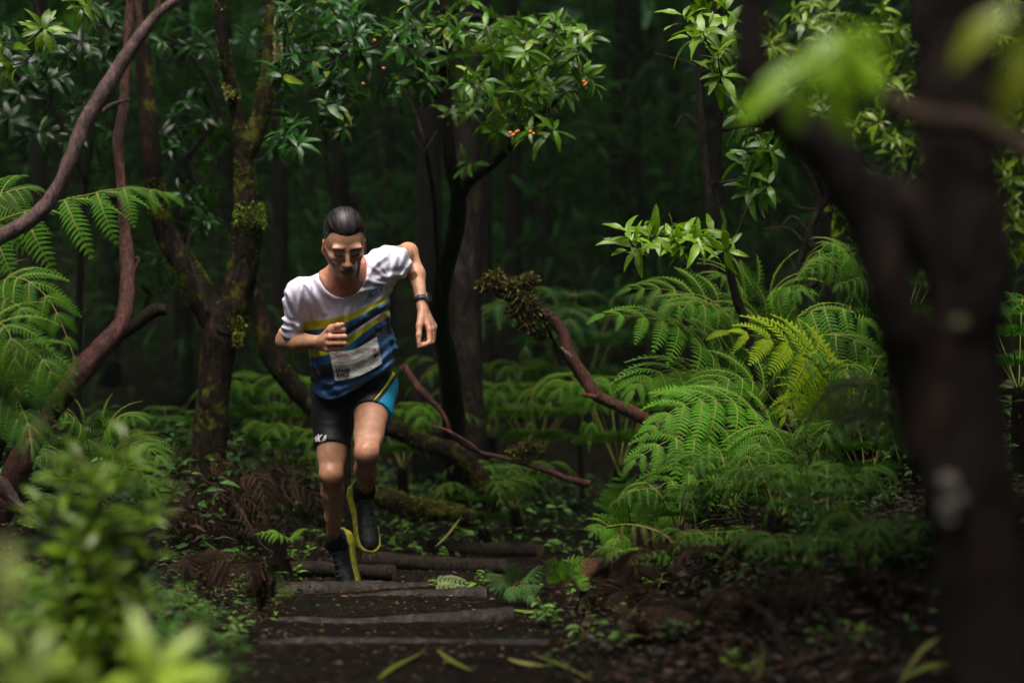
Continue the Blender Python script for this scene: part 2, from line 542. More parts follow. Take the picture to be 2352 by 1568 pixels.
def add_frond(parent, ctrl, up, width, color, pairs=12, seed=0, stalk=.005, angle=62, droop=.25, start=.22, dead=False, name='frond'):
    if not dead and pairs > 9: pairs = max(int(pairs * .66), 7)
    """a frond: rachis mesh with every side leaf as a sub-part sharing mesh data"""
    pts, pl = frond_pinnae(ctrl, up, width, pairs, seed, angle, droop, start)
    o = part(name, *tube(pts, np.linspace(stalk, stalk * .25, len(pts)), 6), M_RIBB if dead else M_RIB, parent)
    r = random.Random(seed + 99)
    color = np.array(color) * r.uniform(.7, 1.2)
    mes = PINNA_DEAD_ME if dead else PINNA_ME
    for p, d, z, L, _ in pl:
        c = np.array(color) * r.uniform(.85, 1.15)
        inst('pinna', r.choice(mes), o, frame(p, d, z, (L, L * r.uniform(.95, 1.15), L)), c)
    return o

def frond_mass(specs, shapes=None):
    """many fronds as one mesh (vertices, faces, colours): specs = (ctrl, up, width, color, pairs, seed)"""
    shapes = shapes or PINNA_LO
    Ms, cols = [], []
    ribs = MB()
    for ctrl, up, width, color, pairs, seed in specs:
        pts, pl = frond_pinnae(ctrl, up, width, pairs, seed)
        r = random.Random(seed)
        V, Fc = tube(pts[::4], np.linspace(.004, .001, len(pts[::4])), 4, cap=False)
        ribs.add(V, Fc, 0, np.array(color) * .8)
        for p, d, z, L, _ in pl:
            Ms.append(frame(p, d, z, L)); cols.append(np.array(color) * r.uniform(.8, 1.2))
    V, Fc, C = scatter_mesh([s[:2] for s in shapes], Ms, cols)
    rv, rf = ribs.get(); rc = np.vstack(ribs.c)
    return np.vstack([V, rv]), [list(f_) for f_ in Fc] + [[i + len(V) for i in f_] for f_ in rf], np.vstack([C, rc])

def pinna_lo(seed, pairs=9, wid=.3):
    r = random.Random(seed); V, Fc, n = [], [], 0
    for k in range(pairs):
        x = (k + .6) / (pairs + .4); prof = max(math.sin(math.pi * (.22 + .78 * x)) ** .75 if x < 1 else 0, .1)
        for s in (-1, 1):
            L = wid * prof; w = .85 / pairs
            z0 = .08 * math.sin(x * 2.2) - .3 * x ** 2.2
            V += [(x - w / 2, 0, z0), (x + w / 2, 0, z0), (x + L * .3 + w * .4, s * L * .6, z0 - .01), (x + L * .4, s * L, z0 - .05 - .3 * L * x)]
            Fc.append([n, n + 1, n + 2, n + 3] if s > 0 else [n + 3, n + 2, n + 1, n]); n += 4
    return np.array(V), Fc
PINNA_LO = [pinna_lo(i) for i in range(4)]
SPRAY = [pinna_lo(40 + i, 8, .13) for i in range(4)]
G_MID, G_DEEP, G_YEL, G_BLUE = np.array([.056, .165, .010]), np.array([.026, .092, .009]), np.array([.22, .34, .006]), np.array([.030, .100, .026])
# ------------------------------------------------------------------ forest behind: dark conifers, far wood, leaf canopy added overhead for shade
m_bark_far = bark_mat('conifer_bark', (.006, .0045, .004), (.015, .011, .009), (.028, .019, .015), rough=.7, scale=5)
m_bark_pale = bark_mat('peeling_bark', (.008, .006, .005), (.026, .018, .014), (.085, .068, .055), moss=(.06, .075, .01), moss_amt=.12, rough=.6, scale=4)
CON_GREEN = np.array([.017, .055, .012])

def spray_set(center, n, r0, h0, h1, droop, rnd, size, col):
    Ms, cols = [], []; clump = None
    for _ in range(n):
        z = rnd.uniform(h0, h1); a = rnd.uniform(0, 6.283); k = 1 - .65 * (z - h0) / (h1 - h0 + 1e-6)
        rad = r0 * k * rnd.uniform(.35, 1)
        if rnd.random() < .12 or not clump: clump = (a, z, rad)
        a, z, rad = clump[0] + rnd.gauss(0, .28), clump[1] + rnd.gauss(0, .22), max(clump[2] + rnd.gauss(0, .16), .05)
        p = center + np.array([math.cos(a) * rad, math.sin(a) * rad, z - .35 * rad])
        d = nrm([math.cos(a) + rnd.gauss(0, .7), math.sin(a) + rnd.gauss(0, .7), -droop + rnd.gauss(0, .6)])
        Ms.append(frame(p, d, nrm([math.cos(a) * .6, math.sin(a) * .6, 1]), size * rnd.uniform(.7, 1.4)))
        cols.append(col * rnd.uniform(.55, 1.5) * np.array([rnd.uniform(.8, 1.3), 1, rnd.uniform(.7, 1.1)]))
    return Ms, cols

def conifer(px, py_base, d, r_px, label, h=11.0, crown=(2.5, 1.6), n=170, mat=None, lean=0.0, size=.5, col=CON_GREEN, group='dark conifers behind the clearing'):
    base = P(px, py_base, d); base[2] = float(ground_z(base[0], base[1], False)) - .05
    o = thing('conifer_tree', label, 'tree', base, group)
    r = r_px / F * d
    pts = np.array([base + np.array([lean * t * t * h * .3, 0, t * h]) for t in np.linspace(0, 1, 26)])
    rad = r * np.interp(np.linspace(0, 1, 26), [0, .05, .15, 1], [1.45, 1.15, 1.0, .35])
    part('trunk', *tube(pts, rad, 18, .07, 7, fine=.5), mat or m_bark_far, o)
    rnd = random.Random(int(px))
    if n:
        Ms, cols = spray_set(base, int(n * 1.7), crown[1], crown[0], h, .35, rnd, size * .5, col)
        V, Fc, C = scatter_mesh(SPRAY, Ms, cols)
        part('crown', V, Fc, M_FERNC, o, smooth=False, attrs={'col': ('FLOAT_COLOR', C)}, kind='stuff')
    return o
conifer(986, 960, 18.0, 30, 'dark straight trunk left of the slender forked tree', n=120, crown=(4.2, 2.2), group=None)
conifer(1072, 960, 14.0, 33, 'pale flaking trunk just behind the slender forked tree', mat=m_bark_pale, n=60, crown=(4.5, 2.0), lean=-.01, group=None)
conifer(1108, 930, 20.0, 24, 'dark trunk right of the pale flaking trunk', n=120, crown=(4.4, 2.2), group=None)
conifer(1440, 900, 27.0, 40, 'tall dark conifer with drooping green sprays at mid right', n=700, crown=(1.0, 1.5), size=.45, col=CON_GREEN * 1.35, group=None)
conifer(640, 930, 21.0, 22, 'dark conifer behind the mossy forked tree', n=600, crown=(.9, 1.8), size=.40, group=None)
far_lab = 'dim conifer far back in the dark wood'
for i, (px, d) in enumerate([(1250, 31), (1330, 38), (1545, 33), (1640, 25), (880, 33), (780, 28), (520, 30), (420, 24), (250, 26), (90, 22), (1760, 29), (1900, 24), (2060, 31), (2220, 26), (2360, 22), (-60, 30), (1180, 26), (710, 38), (1490, 41)]):
    conifer(px, 900, d, 22, far_lab, n=640, crown=(.4 + (i % 3) * .5, 1.9), size=.50, h=9)

rnd = random.Random(5)
Ms, cols = [], []
for _ in range(16000):                        # far wood on the rising slope
    y = rnd.uniform(40, 50); x = rnd.uniform(-26, 26); z = rnd.uniform(-.5, 14)
    Ms.append(frame((x, y, float(ground_z(x, y, False)) * .6 + z), nrm([rnd.gauss(0, .8), rnd.gauss(-.3, .5), rnd.gauss(-.3, .8)]), nrm([rnd.uniform(-.4, .4), -1, .6]), rnd.uniform(.6, 1.3)))
    cols.append(CON_GREEN * rnd.uniform(.4, 1.1))
V, Fc, C = scatter_mesh(SPRAY, Ms, cols)
o = part('far_wood', V, Fc, M_FERNC, None, smooth=False, attrs={'col': ('FLOAT_COLOR', C)}, kind='stuff')
o['label'] = 'dark mass of far conifer foliage closing the view'; o['category'] = 'wood'

Ms, cols = [], []
def canopy(n, xr, yr, zr, hole=None):  # loose leaves added to block sky and sun, open above the runner
    k = 0
    while k < n:
        x, y, z = rnd.uniform(*xr), rnd.uniform(*yr), rnd.uniform(*zr)
        if hole and hole(x, y, z): continue
        k += 1
        a = rnd.uniform(0, 6.283)
        Ms.append(frame((x, y, z), nrm([math.cos(a), math.sin(a), rnd.uniform(-.5, .1)]), nrm([rnd.uniform(-.5, .5), rnd.uniform(-.5, .5), 1]), rnd.uniform(.6, 1.3)))
        cols.append(CON_GREEN * rnd.uniform(.7, 1.5))
canopy(6400, (-24, 24), (10.0, 46), (5.2, 9.5), lambda x, y, z: y < 10.9 + .5 * math.sin(x * 1.7) + .4 * math.sin(x * 4.1))
canopy(4200, (-16, -3.2), (-8, 12), (3.6, 8), lambda x, y, z: x > -3.6 - .25 * (z - 3.6))
canopy(800, (-.2, 3.2), (3.2, 6.6), (3.3, 5.0), lambda x, y, z: x < .35 + .3 * math.sin(y * 3) - .3 * (y - 5.5) * (y < 5.5))  # added occluder above the right-hand slope, keeps it dark
canopy(1800, (-9, 9), (-8, -3.5), (-.2, 4))  # foliage wall added behind the camera against low sky light
canopy(1600, (-9, -4.6), (-3.5, 13), (0, 4))
canopy(1600, (5.0, 9), (-3.5, 13), (0, 4))
canopy(3600, (3.6, 16), (-8, 12), (3.6, 8), lambda x, y, z: x < 4.2 + .25 * (z - 3.6))
LEAF_LO_BIG = [(v_ * np.array([1, 1.6, 1]), f_) for v_, f_ in LEAVES_LO]
V, Fc, C = scatter_mesh(LEAF_LO_BIG, Ms, cols)
o = part('shade_canopy', V, Fc, M_LEAFC, None, smooth=False, attrs={'col': ('FLOAT_COLOR', C)}, kind='stuff')
o['label'] = 'leaf canopy and foliage walls added around the clearing to shade wood and slope'; o['category'] = 'canopy'
# ------------------------------------------------------------------ trees and branches near the runner
m_bark = bark_mat('mossy_bark', (.006, .004, .003), (.020, .012, .008), (.085, .034, .014), moss=(.10, .11, .008), moss_amt=.28, lichen=.05, rough=.75, scale=9)
m_bark2 = bark_mat('dark_wet_bark', (.005, .0035, .0025), (.014, .009, .006), (.034, .021, .013), moss=(.05, .055, .008), moss_amt=.05, rough=.45, scale=11)
m_red = bark_mat('red_wet_bark', (.022, .007, .005), (.085, .024, .014), (.19, .062, .038), spec=.3, rough=.30, scale=10)
m_pale = bark_mat('smooth_pink_bark', (.070, .040, .034), (.20, .115, .10), (.36, .26, .24), spec=.35, rough=.33, scale=12)
m_bare = bark_mat('twig_bark', (.018, .012, .009), (.055, .038, .028), (.11, .085, .065), rough=.5, scale=20)
m_moss = leaf_mat('moss', 'attr', .7, .2, .2, .3, 60)

def limb_pts(ctrl, d, rpx, n=None):
    ds = d if hasattr(d, '__len__') else [d] * len(ctrl)
    pts = np.array([P(x, y, q) for (x, y), q in zip(ctrl, ds)])
    rr = np.array([r / F * q for r, q in zip(rpx, ds)])
    return resample(pts, n or max(len(ctrl) * 7, 14), rr)

def add_limb(parent, name, ctrl, d, rpx, mat, sides=16, rough=.10, freq=16, fine=.6, n=None, crack=0.0):
    pts, rr = limb_pts(ctrl, d, rpx, n)
    part(name, *tube(pts, rr, sides, rough, freq, fine=fine, crack=crack), mat, parent)
    return pts, rr

MOSS_BLADE = [(np.array([(0, -.16, 0), (.5, -.2, .03), (1, 0, -.1), (.5, .2, .03), (0, .16, 0)]), [[0, 1, 3, 4], [1, 2, 3, 3]]), (np.array([(0, -.2, 0), (.6, -.15, .1), (1, 0, .05), (.6, .15, .1), (0, .2, 0)]), [[0, 1, 3, 4], [1, 2, 3, 3]])]
MOSS_BLADE = [(v_[[0, 1, 3, 4]], [[0, 1, 2, 3]]) for v_, f_ in MOSS_BLADE]
def moss_tufts(parent, pts, rr, n, cols, size=.014, seed=1, spread=(0, 1), up=.4, fat=1.0, name='moss', lump=None):
    """small upright tufts growing on a limb, one part"""
    r = random.Random(seed); Ms, cc = [], []
    for _ in range(int(n * 2.2)):
        t = spread[0] + (spread[1] - spread[0]) * (r.random() if lump or name == 'moss_clump' else r.triangular(0, 1, .5))
        i = t * (len(pts) - 1); k = min(int(i), len(pts) - 2); p = pts[k] + (pts[k + 1] - pts[k]) * (i - k); tg = nrm(pts[k + 1] - pts[k])
        a = nrm([r.gauss(0, 1), r.gauss(0, 1) - .4, r.gauss(0, 1) + up]); a = nrm(a - tg * np.dot(a, tg))
        if lump and math.sin(t * lump + seed) + .5 * math.sin(t * lump * 2.7 + a[0] * 3) < .2: continue
        d_ = nrm(a + np.array([r.gauss(0, .5), r.gauss(0, .5), r.gauss(.1, .5)]))
        Ms.append(frame(p + a * rr[k] * (.88 + (.35 if fat > 1 else .22) * r.random()), d_, nrm([r.gauss(0, 1), r.gauss(0, 1), r.gauss(0, 1)]), size * r.uniform(.5, 1.4)))
        cc.append(np.array(r.choice(cols)) * r.uniform(.6, 1.4))
    if Ms:
        V, Fc, C = scatter_mesh(MOSS_BLADE, Ms, cc)
        part(name, V, Fc, m_moss, parent, smooth=False, attrs={'col': ('FLOAT_COLOR', C)}, kind='stuff')

MOSSY = [(.10, .12, .010), (.15, .15, .012), (.06, .085, .010)]
BROWNMOSS = [(.075, .060, .010), (.10, .075, .012), (.05, .028, .012)]

# --- mossy forked tree left of the runner
D = 11.5
tr = thing('mossy_tree', 'forked tree with moss and orange bark left of the runner', 'tree', P(478, 1215, D))
tp, trr = add_limb(tr, 'trunk', [(474, 1225), (474, 1150), (480, 1060), (488, 950), (497, 850), (508, 775), (518, 715)], D, [52, 46, 41, 35, 36, 43, 40], m_bark, 56, .09, 12, .7, 150, 1.3)
l1, r1 = add_limb(tr, 'limb', [(512, 770), (470, 690), (430, 620), (385, 545), (358, 450), (346, 330), (336, 200), (325, 90), (316, -60)], [D, D, D, D, D - .05, D - .1, D - .1, D - .1, D - .1], [34, 31, 29, 26, 21, 22, 20, 19, 17], m_bark, 40, .11, 14, .7, 200, 1.3)
l2, r2 = add_limb(tr, 'limb', [(515, 765), (545, 680), (560, 600), (566, 520), (563, 430), (560, 335)], D, [42, 36, 33, 34, 24, 21], m_bark, 48, .12, 13, .8, 130, 1.3)
l3, r3 = add_limb(tr, 'limb', [(560, 350), (546, 270), (528, 180), (510, 90), (498, -50)], [D, D, D - .05, D - .1, D - .1], [17, 15, 14, 14, 13], m_bark, 28, .12, 16, .7, 120, 1.2)
l4, r4 = add_limb(tr, 'limb', [(562, 360), (592, 290), (612, 210), (625, 110), (630, -50)], D, [20, 20, 20, 21, 20], m_bark, 32, .12, 15, .7, 120, 1.2)
add_limb(tr, 'limb', [(478, 720), (452, 640), (432, 580), (440, 520)], [D - .06] * 4, [5, 4, 3, 2], m_bare, 8)
moss_tufts(tr, l1, r1, 2400, MOSSY, .010, 3, (0.05, .55), .6, lump=22)
moss_tufts(tr, l3, r3, 900, MOSSY + [(.30, .30, .10)], .010, 4, (0, .9), .3, lump=25)
moss_tufts(tr, l4, r4, 900, MOSSY + [(.30, .30, .12)], .010, 5, (0, .9), .3, lump=19)
moss_tufts(tr, l2, r2, 1600, MOSSY, .010, 6, (0, 1), .4, lump=17)
moss_tufts(tr, tp, trr, 300, MOSSY, .012, 7, (.15, .3), .2, lump=30)
moss_tufts(tr, l2[74:96] + np.array([.02, -.03, 0]), r2[74:96], 420, [(.09, .16, .010), (.14, .2, .012)], .018, 8)
moss_tufts(tr, resample([P(512, 1060, D - .09), P(505, 1100, D - .1), P(500, 1085, D - .1)], 6), [.03] * 6, 130, [(.24, .25, .02)], .012, 9)
moss_tufts(tr, resample([P(560, 720, D - .06), P(548, 770, D - .08), P(545, 800, D - .07)], 6), [.02] * 6, 160, [(.2, .2, .02), (.14, .15, .02)], .014, 10)
moss_tufts(tr, resample([P(634, 60, D - .05), P(640, 120, D - .06), P(636, 150, D - .07)], 6), [.015] * 6, 120, [(.36, .36, .20), (.26, .28, .10)], .016, 11)
moss_tufts(tr, resample([P(520, 190, D - .05), P(530, 230, D - .06)], 4), [.018] * 4, 90, [(.38, .36, .12), (.26, .26, .06)], .016, 12)

# --- red leaning stem and pale diagonal branch on the left
tr = thing('leaning_stem', 'wet red-brown stem curving down to the left edge behind the fern', 'tree', P(10, 1190, 9.0))
add_limb(tr, 'trunk', [(302, -40), (294, 100), (284, 250), (272, 330), (279, 420), (290, 560), (292, 640), (281, 735), (235, 795), (165, 880), (105, 960), (58, 1040), (20, 1120), (-10, 1190)], [9.4] * 6 + [9.3, 9.2, 9.15, 9.1, 9.1, 9.0, 9.0, 9.0], [11, 12, 13, 13, 12, 15, 16, 20, 23, 25, 25, 26, 28, 30], m_red, 28, .14, 14, .7, 220, 1.0)
add_limb(tr, 'limb', [(300, 640), (318, 600), (312, 590)], 9.35, [8, 6, 5], m_red, 10)
tr = thing('bare_branch', 'smooth pinkish branch crossing the upper left corner diagonally', 'branch', P(-60, 575, 7.6))
bp, br = add_limb(tr, 'stem', [(450, -25), (375, 22), (338, 62), (290, 130), (238, 212), (192, 290), (160, 372), (122, 450), (70, 505), (0, 545), (-80, 590)], 7.7, [8, 11, 14, 16, 17, 17, 17, 17, 18, 19, 20], m_pale, 26, .11, 16, .6, 200, .8)
add_limb(tr, 'side_twig', [(235, 258), (262, 240), (300, 228)], 7.75, [6, 5, 3], m_pale, 8)
add_limb(tr, 'side_twig', [(345, 55), (362, 20), (375, -30)], 7.7, [9, 7, 6], m_red, 8)
add_limb(tr, 'side_twig', [(325, 70), (318, 20), (316, -40)], 7.75, [10, 9, 9], m_red, 8)
tr = thing('dead_branch', 'dark broken branch stub poking out behind the red stem', 'branch', P(120, 880, 9.9))
add_limb(tr, 'stem', [(382, 712), (352, 715), (300, 752), (230, 800), (150, 850), (90, 890), (20, 960), (-50, 1120)], 9.9, [13, 15, 15, 16, 18, 20, 22, 24], m_bark2, 14, .14, 18)

# --- leafy shrubs and trees
def leafy(name, label, cat, base, limbs, regions, leaf_len, colfun, n_obj=300, seed=1, per=8, mat=None, group=None, twig_r=.0035, flat=.35, lo=False):
    r = random.Random(seed)
    o = thing(name, label, cat, base, group)
    nodes = []
    for i, (ctrl, d, rp) in enumerate(limbs):
        pts, rr = add_limb(o, 'trunk' if i == 0 else 'limb', ctrl, d, rp, mat or m_bark2, 14, .08, 18)
        nodes += list(pts[::2])
    ws = []
    for (px, py, rx, ry, d0, d1, n) in regions:
        for _ in range(n):
            while True:
                a, c = r.uniform(-1, 1), r.uniform(-1, 1)
                if a * a + c * c <= 1: break
            ws.append(P(px + a * rx, py + c * ry, r.uniform(d0, d1)))
    nodes = np.array(nodes)
    ws = sorted(ws, key=lambda w: np.min(np.linalg.norm(nodes - w, axis=1)))
    leaves = []
    for w in ws:
        dist = np.linalg.norm(nodes - w, axis=1); k = int(np.argmin(dist)); a = nodes[k]
        L = max(dist[k], .02)
        mid = (a + w) / 2 + np.array([r.uniform(-.12, .12), r.uniform(-.12, .12), -.10 - r.uniform(0, .1)]) * L
        pts = resample([a, mid, w], 6)
        part('twig', *tube(pts, np.linspace(twig_r * 1.4, twig_r * .7, 6), 5), m_bare, o)
        nodes = np.vstack([nodes, pts[3], w])
        ax = nrm(nrm(w - pts[4]) + np.array([r.uniform(-.3, .3), -.45, .25]))
        u = nrm(cross3(ax, [r.random(), r.random(), 1])); v_ = cross3(ax, u)
        m = per + r.randint(-2, 2)
        for j in range(m):
            an_ = 2.4 * j + r.uniform(-.3, .3); sp = r.uniform(.55, 1.25)
            d_ = nrm(ax * (1.2 - sp) + (u * math.cos(an_) + v_ * math.sin(an_)) * sp + np.array([0, 0, -flat * r.random()]))
            z = nrm(ax + np.array([0, 0, .5]) + np.array([r.gauss(0, .25), r.gauss(0, .25), r.gauss(0, .2)]))
            p = w - ax * r.uniform(0, .06) * (j / m) * 1.5
            Lf = leaf_len * r.uniform(.65, 1.2)
            px = CX + p[0] / p[1] * F; py = CY - (p[2] - CAMZ) / p[1] * F
            leaves.append((frame(p, d_, z, Lf), colfun(px, py, r), p))
    inview = [l for l in leaves if -.215 * l[2][1] < l[2][0] < .215 * l[2][1] and abs(l[2][2] - CAMZ) < .145 * l[2][1]]
    inview.sort(key=lambda l: l[2][1])
    chosen = inview[:n_obj]; cs_ = set(id(l) for l in chosen)
    for M, c, p in chosen: inst('leaf', r.choice(LEAF_ME), o, M, c)
    rest = [l for l in leaves if id(l) not in cs_]
    if rest:
        V, Fc, C = scatter_mesh(LEAVES_LO if lo else LEAVES, [l[0] for l in rest], [l[1] for l in rest])
        part('foliage', V, Fc, M_LEAFC, o, attrs={'col': ('FLOAT_COLOR', C)}, kind='stuff')
    return o, ws

def col_mid(px, py, r):
    t = sstep(820, 1250, px)
    c = np.array([.018, .068, .009]) * (1 - t) + np.array([.060, .140, .008]) * t
    if r.random() < .06: c = np.array([.14, .20, .02])
    return c * r.uniform(.45, 1.5)
crown_tree, cw = leafy('forked_tree', 'slender forked tree with glossy leaves and orange berries above the runner', 'tree', P(1050, 1160, 13.4),
    [([(1050, 1160), (1043, 1010), (1032, 850), (1010, 745), (1016, 650), (1040, 560), (1053, 480), (1050, 430), (1036, 380), (1026, 280), (1022, 150), (1020, 40), (1018, -60)], [13.4, 13.1, 12.8, 12.5, 12.3, 12.0, 11.8, 11.7, 11.6, 11.6, 11.6, 11.6, 11.6], [32, 27, 24, 22, 21, 20, 20, 18, 16, 15, 13, 12, 11]),
     ([(1052, 455), (1082, 415), (1132, 375), (1182, 325), (1220, 285), (1290, 220)], [11.75, 11.6, 11.4, 11.2, 11.1, 11.0], [15, 13, 12, 10, 8, 5]),
     ([(1022, 150), (960, 110), (880, 120), (790, 100), (700, 120)], [11.6, 11.4, 11.2, 11.1, 11.0], [9, 8, 7, 6, 4]),
     ([(1020, 60), (1090, 40), (1180, 50), (1300, 80)], [11.6, 11.4, 11.2, 11.0], [9, 8, 7, 4]),
     ([(790, 100), (760, 190), (735, 280)], [11.1, 11.0, 10.9], [5, 4, 3])],
    [(740, 50, 120, 60, 10.7, 11.8, 24), (700, 150, 80, 60, 10.7, 11.8, 13), (870, 90, 120, 80, 10.7, 11.8, 27), (1000, 70, 120, 80, 10.6, 11.8, 19), (1120, 60, 120, 70, 10.6, 11.8, 21),
     (1230, 90, 120, 70, 10.5, 11.6, 18), (1310, 110, 55, 60, 10.5, 11.2, 7), (1150, 190, 120, 60, 10.6, 11.6, 19), (1200, 275, 90, 50, 10.6, 11.4, 12), (1250, 200, 80, 50, 10.6, 11.4, 9),
     (720, 300, 85, 55, 10.6, 11.3, 13), (790, 220, 70, 50, 10.7, 11.4, 9), (1335, 190, 30, 30, 10.6, 11.0, 4), (1080, 250, 50, 60, 10.9, 11.6, 6), (930, 190, 90, 40, 11, 11.8, 9), (1080, 400, 25, 40, 11.2, 11.6, 2)],
    .100, col_mid, 300, 11)
m_berry = simple_mat('berry_skin', (.45, .12, .012), .4, .5, .2, 60, 0)
def ball(c, r, n=8, m=6):
    V = [np.asarray(c) + r * np.array([math.sin(i / m * math.pi) * math.cos(j / n * 6.2832), math.sin(i / m * math.pi) * math.sin(j / n * 6.2832), math.cos(i / m * math.pi)]) for i in range(m + 1) for j in range(n)]
    return np.array(V), [[i * n + j, i * n + (j + 1) % n, (i + 1) * n + (j + 1) % n, (i + 1) * n + j] for i in range(m) for j in range(n)]
for px, py in [(1172, 306), (1180, 310), (1186, 304), (1176, 312), (1190, 302), (1218, 303), (1225, 308), (1341, 188), (1346, 193), (1343, 196), (860, 94), (881, 158), (834, 193)]:
    part('berry', *ball(P(px, py, 10.5 if px > 1100 else 10.8), .0085), m_berry, crown_tree)
tr = thing('dead_twig', 'thin grey dead twig standing beside the forked trunk', 'twig', P(1016, 690, 12.3))
add_limb(tr, 'stem', [(1014, 690), (1005, 600), (998, 480), (988, 400), (975, 335), (958, 270), (935, 220), (920, 192)], [12.3, 12.0, 11.6, 11.4, 11.2, 11.2, 11.2, 11.2], [5, 5, 5, 5, 4.5, 4, 3, 2], m_bare, 8)
add_limb(tr, 'side_twig', [(978, 345), (992, 322), (1004, 300)], 11.2, [4, 3, 2], m_bare, 6)
add_limb(tr, 'side_twig', [(978, 350), (962, 330), (945, 300)], 11.2, [3, 3, 2], m_bare, 6)
tr = thing('dead_twig', 'dark bare twig rising behind the top of the runner\'s head', 'twig', P(800, 1190, 11.6))
add_limb(tr, 'stem', [(800, 1260), (796, 1000), (788, 750), (775, 520), (762, 440), (748, 370), (745, 300), (720, 190), (700, 160)], 11.4, [9, 9, 8, 7, 6, 6, 5, 4, 2], m_bark2, 8)
tr = thing('dead_twig', 'pale slanting twig under the leaves left of centre', 'twig', P(640, 200, 11.2))
add_limb(tr, 'stem', [(640, 215), (690, 172), (740, 155), (800, 130)], 11.2, [4, 6, 6, 4], m_bare, 8)

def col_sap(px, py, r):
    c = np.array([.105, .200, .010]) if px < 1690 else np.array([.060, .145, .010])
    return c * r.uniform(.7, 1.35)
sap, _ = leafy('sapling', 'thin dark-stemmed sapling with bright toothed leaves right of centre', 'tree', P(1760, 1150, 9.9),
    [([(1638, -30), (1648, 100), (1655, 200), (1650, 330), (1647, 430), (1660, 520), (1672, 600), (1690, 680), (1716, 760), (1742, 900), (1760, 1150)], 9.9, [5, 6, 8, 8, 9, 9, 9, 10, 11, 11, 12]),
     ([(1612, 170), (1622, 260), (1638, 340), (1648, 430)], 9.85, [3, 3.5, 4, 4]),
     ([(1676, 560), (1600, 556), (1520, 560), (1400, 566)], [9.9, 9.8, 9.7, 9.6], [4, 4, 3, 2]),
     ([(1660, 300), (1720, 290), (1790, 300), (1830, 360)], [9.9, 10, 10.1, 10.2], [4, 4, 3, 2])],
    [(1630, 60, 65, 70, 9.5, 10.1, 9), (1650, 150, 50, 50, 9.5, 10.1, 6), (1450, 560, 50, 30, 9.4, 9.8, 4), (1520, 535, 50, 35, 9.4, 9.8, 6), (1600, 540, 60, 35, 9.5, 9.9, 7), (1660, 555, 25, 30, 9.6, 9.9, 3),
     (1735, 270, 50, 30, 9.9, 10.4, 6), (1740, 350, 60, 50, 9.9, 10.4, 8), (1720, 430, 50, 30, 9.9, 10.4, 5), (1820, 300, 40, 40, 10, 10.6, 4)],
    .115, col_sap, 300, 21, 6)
for i, (ctrl, lab) in enumerate([([(1600, 40), (1605, 160), (1612, 300), (1625, 420), (1632, 560), (1640, 640), (1648, 850), (1650, 1100)], 'mossy thin stem just left of the sapling'),
                                 ([(1848, 380), (1880, 460), (1862, 540), (1880, 640), (1800, 700), (1790, 850), (1800, 1080)], 'dark crooked stem right of the sapling'),
                                 ([(1930, 420), (1885, 480), (1850, 560), (1820, 690), (1815, 850), (1820, 1060)], 'straight dark stem leaning behind the crooked stem')]):
    tr = thing('young_tree', lab, 'tree', P(*ctrl[-1], 10.9 + i * .3))
    add_limb(tr, 'stem', ctrl, 10.9 + i * .3, np.linspace(8, 10, len(ctrl)), m_bark2, 10, .1, 20)
    r = random.Random(40 + i)
    for k in range(6):
        c = ctrl[k % (len(ctrl) - 1)]; s = r.choice((-1, 1))
        add_limb(tr, 'side_twig', [c, (c[0] + s * r.uniform(25, 50), c[1] - r.uniform(0, 50)), (c[0] + s * r.uniform(60, 110), c[1] - r.uniform(-20, 110))], 10.9 + i * .3, [3.2, 2.4, 1.4], m_bare, 5)

def col_dark(px, py, r): return np.array([.014, .048, .005]) * r.uniform(.35, 1.5)
leafy('glossy_shrub', 'dark glossy shrub filling the upper left behind the pale branch', 'shrub', P(160, 1150, 12.2),
    [([(160, 1150), (175, 950), (180, 760), (190, 500), (210, 300), (240, 150), (215, 20), (200, -60)], 12.2, [11, 10, 9, 8, 7, 6, 5, 4]), ([(200, 420), (120, 250), (20, 160), (-60, 100)], 12.0, [6, 6, 5, 4]), ([(430, 360), (500, 250), (430, 120), (340, 70)], 12.4, [6, 6, 5, 4])],
    [(90, 110, 110, 90, 10.8, 12.6, 22), (240, 90, 90, 90, 11.4, 12.8, 16), (120, 260, 120, 80, 11.4, 12.8, 18), (430, 120, 80, 110, 12, 13.2, 20), (440, 300, 80, 80, 12, 13.2, 18), (430, 470, 60, 60, 12, 13.2, 12), (230, 300, 70, 100, 11.8, 13, 12), (600, 100, 60, 120, 12.4, 13.2, 10), (640, 260, 50, 90, 12.4, 13.2, 8), (350, 620, 60, 60, 12, 13, 8)],
    .105, col_dark, 200, 31, 7)
leafy('glossy_sprig', 'bright rosette of leaves in the top left corner', 'shrub', P(95, 80, 9.4),
    [([(60, -40), (85, 20), (95, 62)], 9.6, [4, 3, 2]), ([(150, -40), (165, 0), (170, 20)], 9.6, [3, 3, 2])],
    [(95, 62, 12, 10, 9.2, 9.5, 3), (180, 5, 18, 15, 9.3, 9.6, 2), (10, 100, 12, 12, 9.3, 9.6, 1), (15, 150, 8, 8, 9.4, 9.6, 1)], .095, lambda px, py, r: np.array([.085, .160, .008]) * r.uniform(.7, 1.3), 60, 33, 9)
def col_yel(px, py, r): return np.array([.105, .175, .006]) * r.uniform(.4, 1.5)
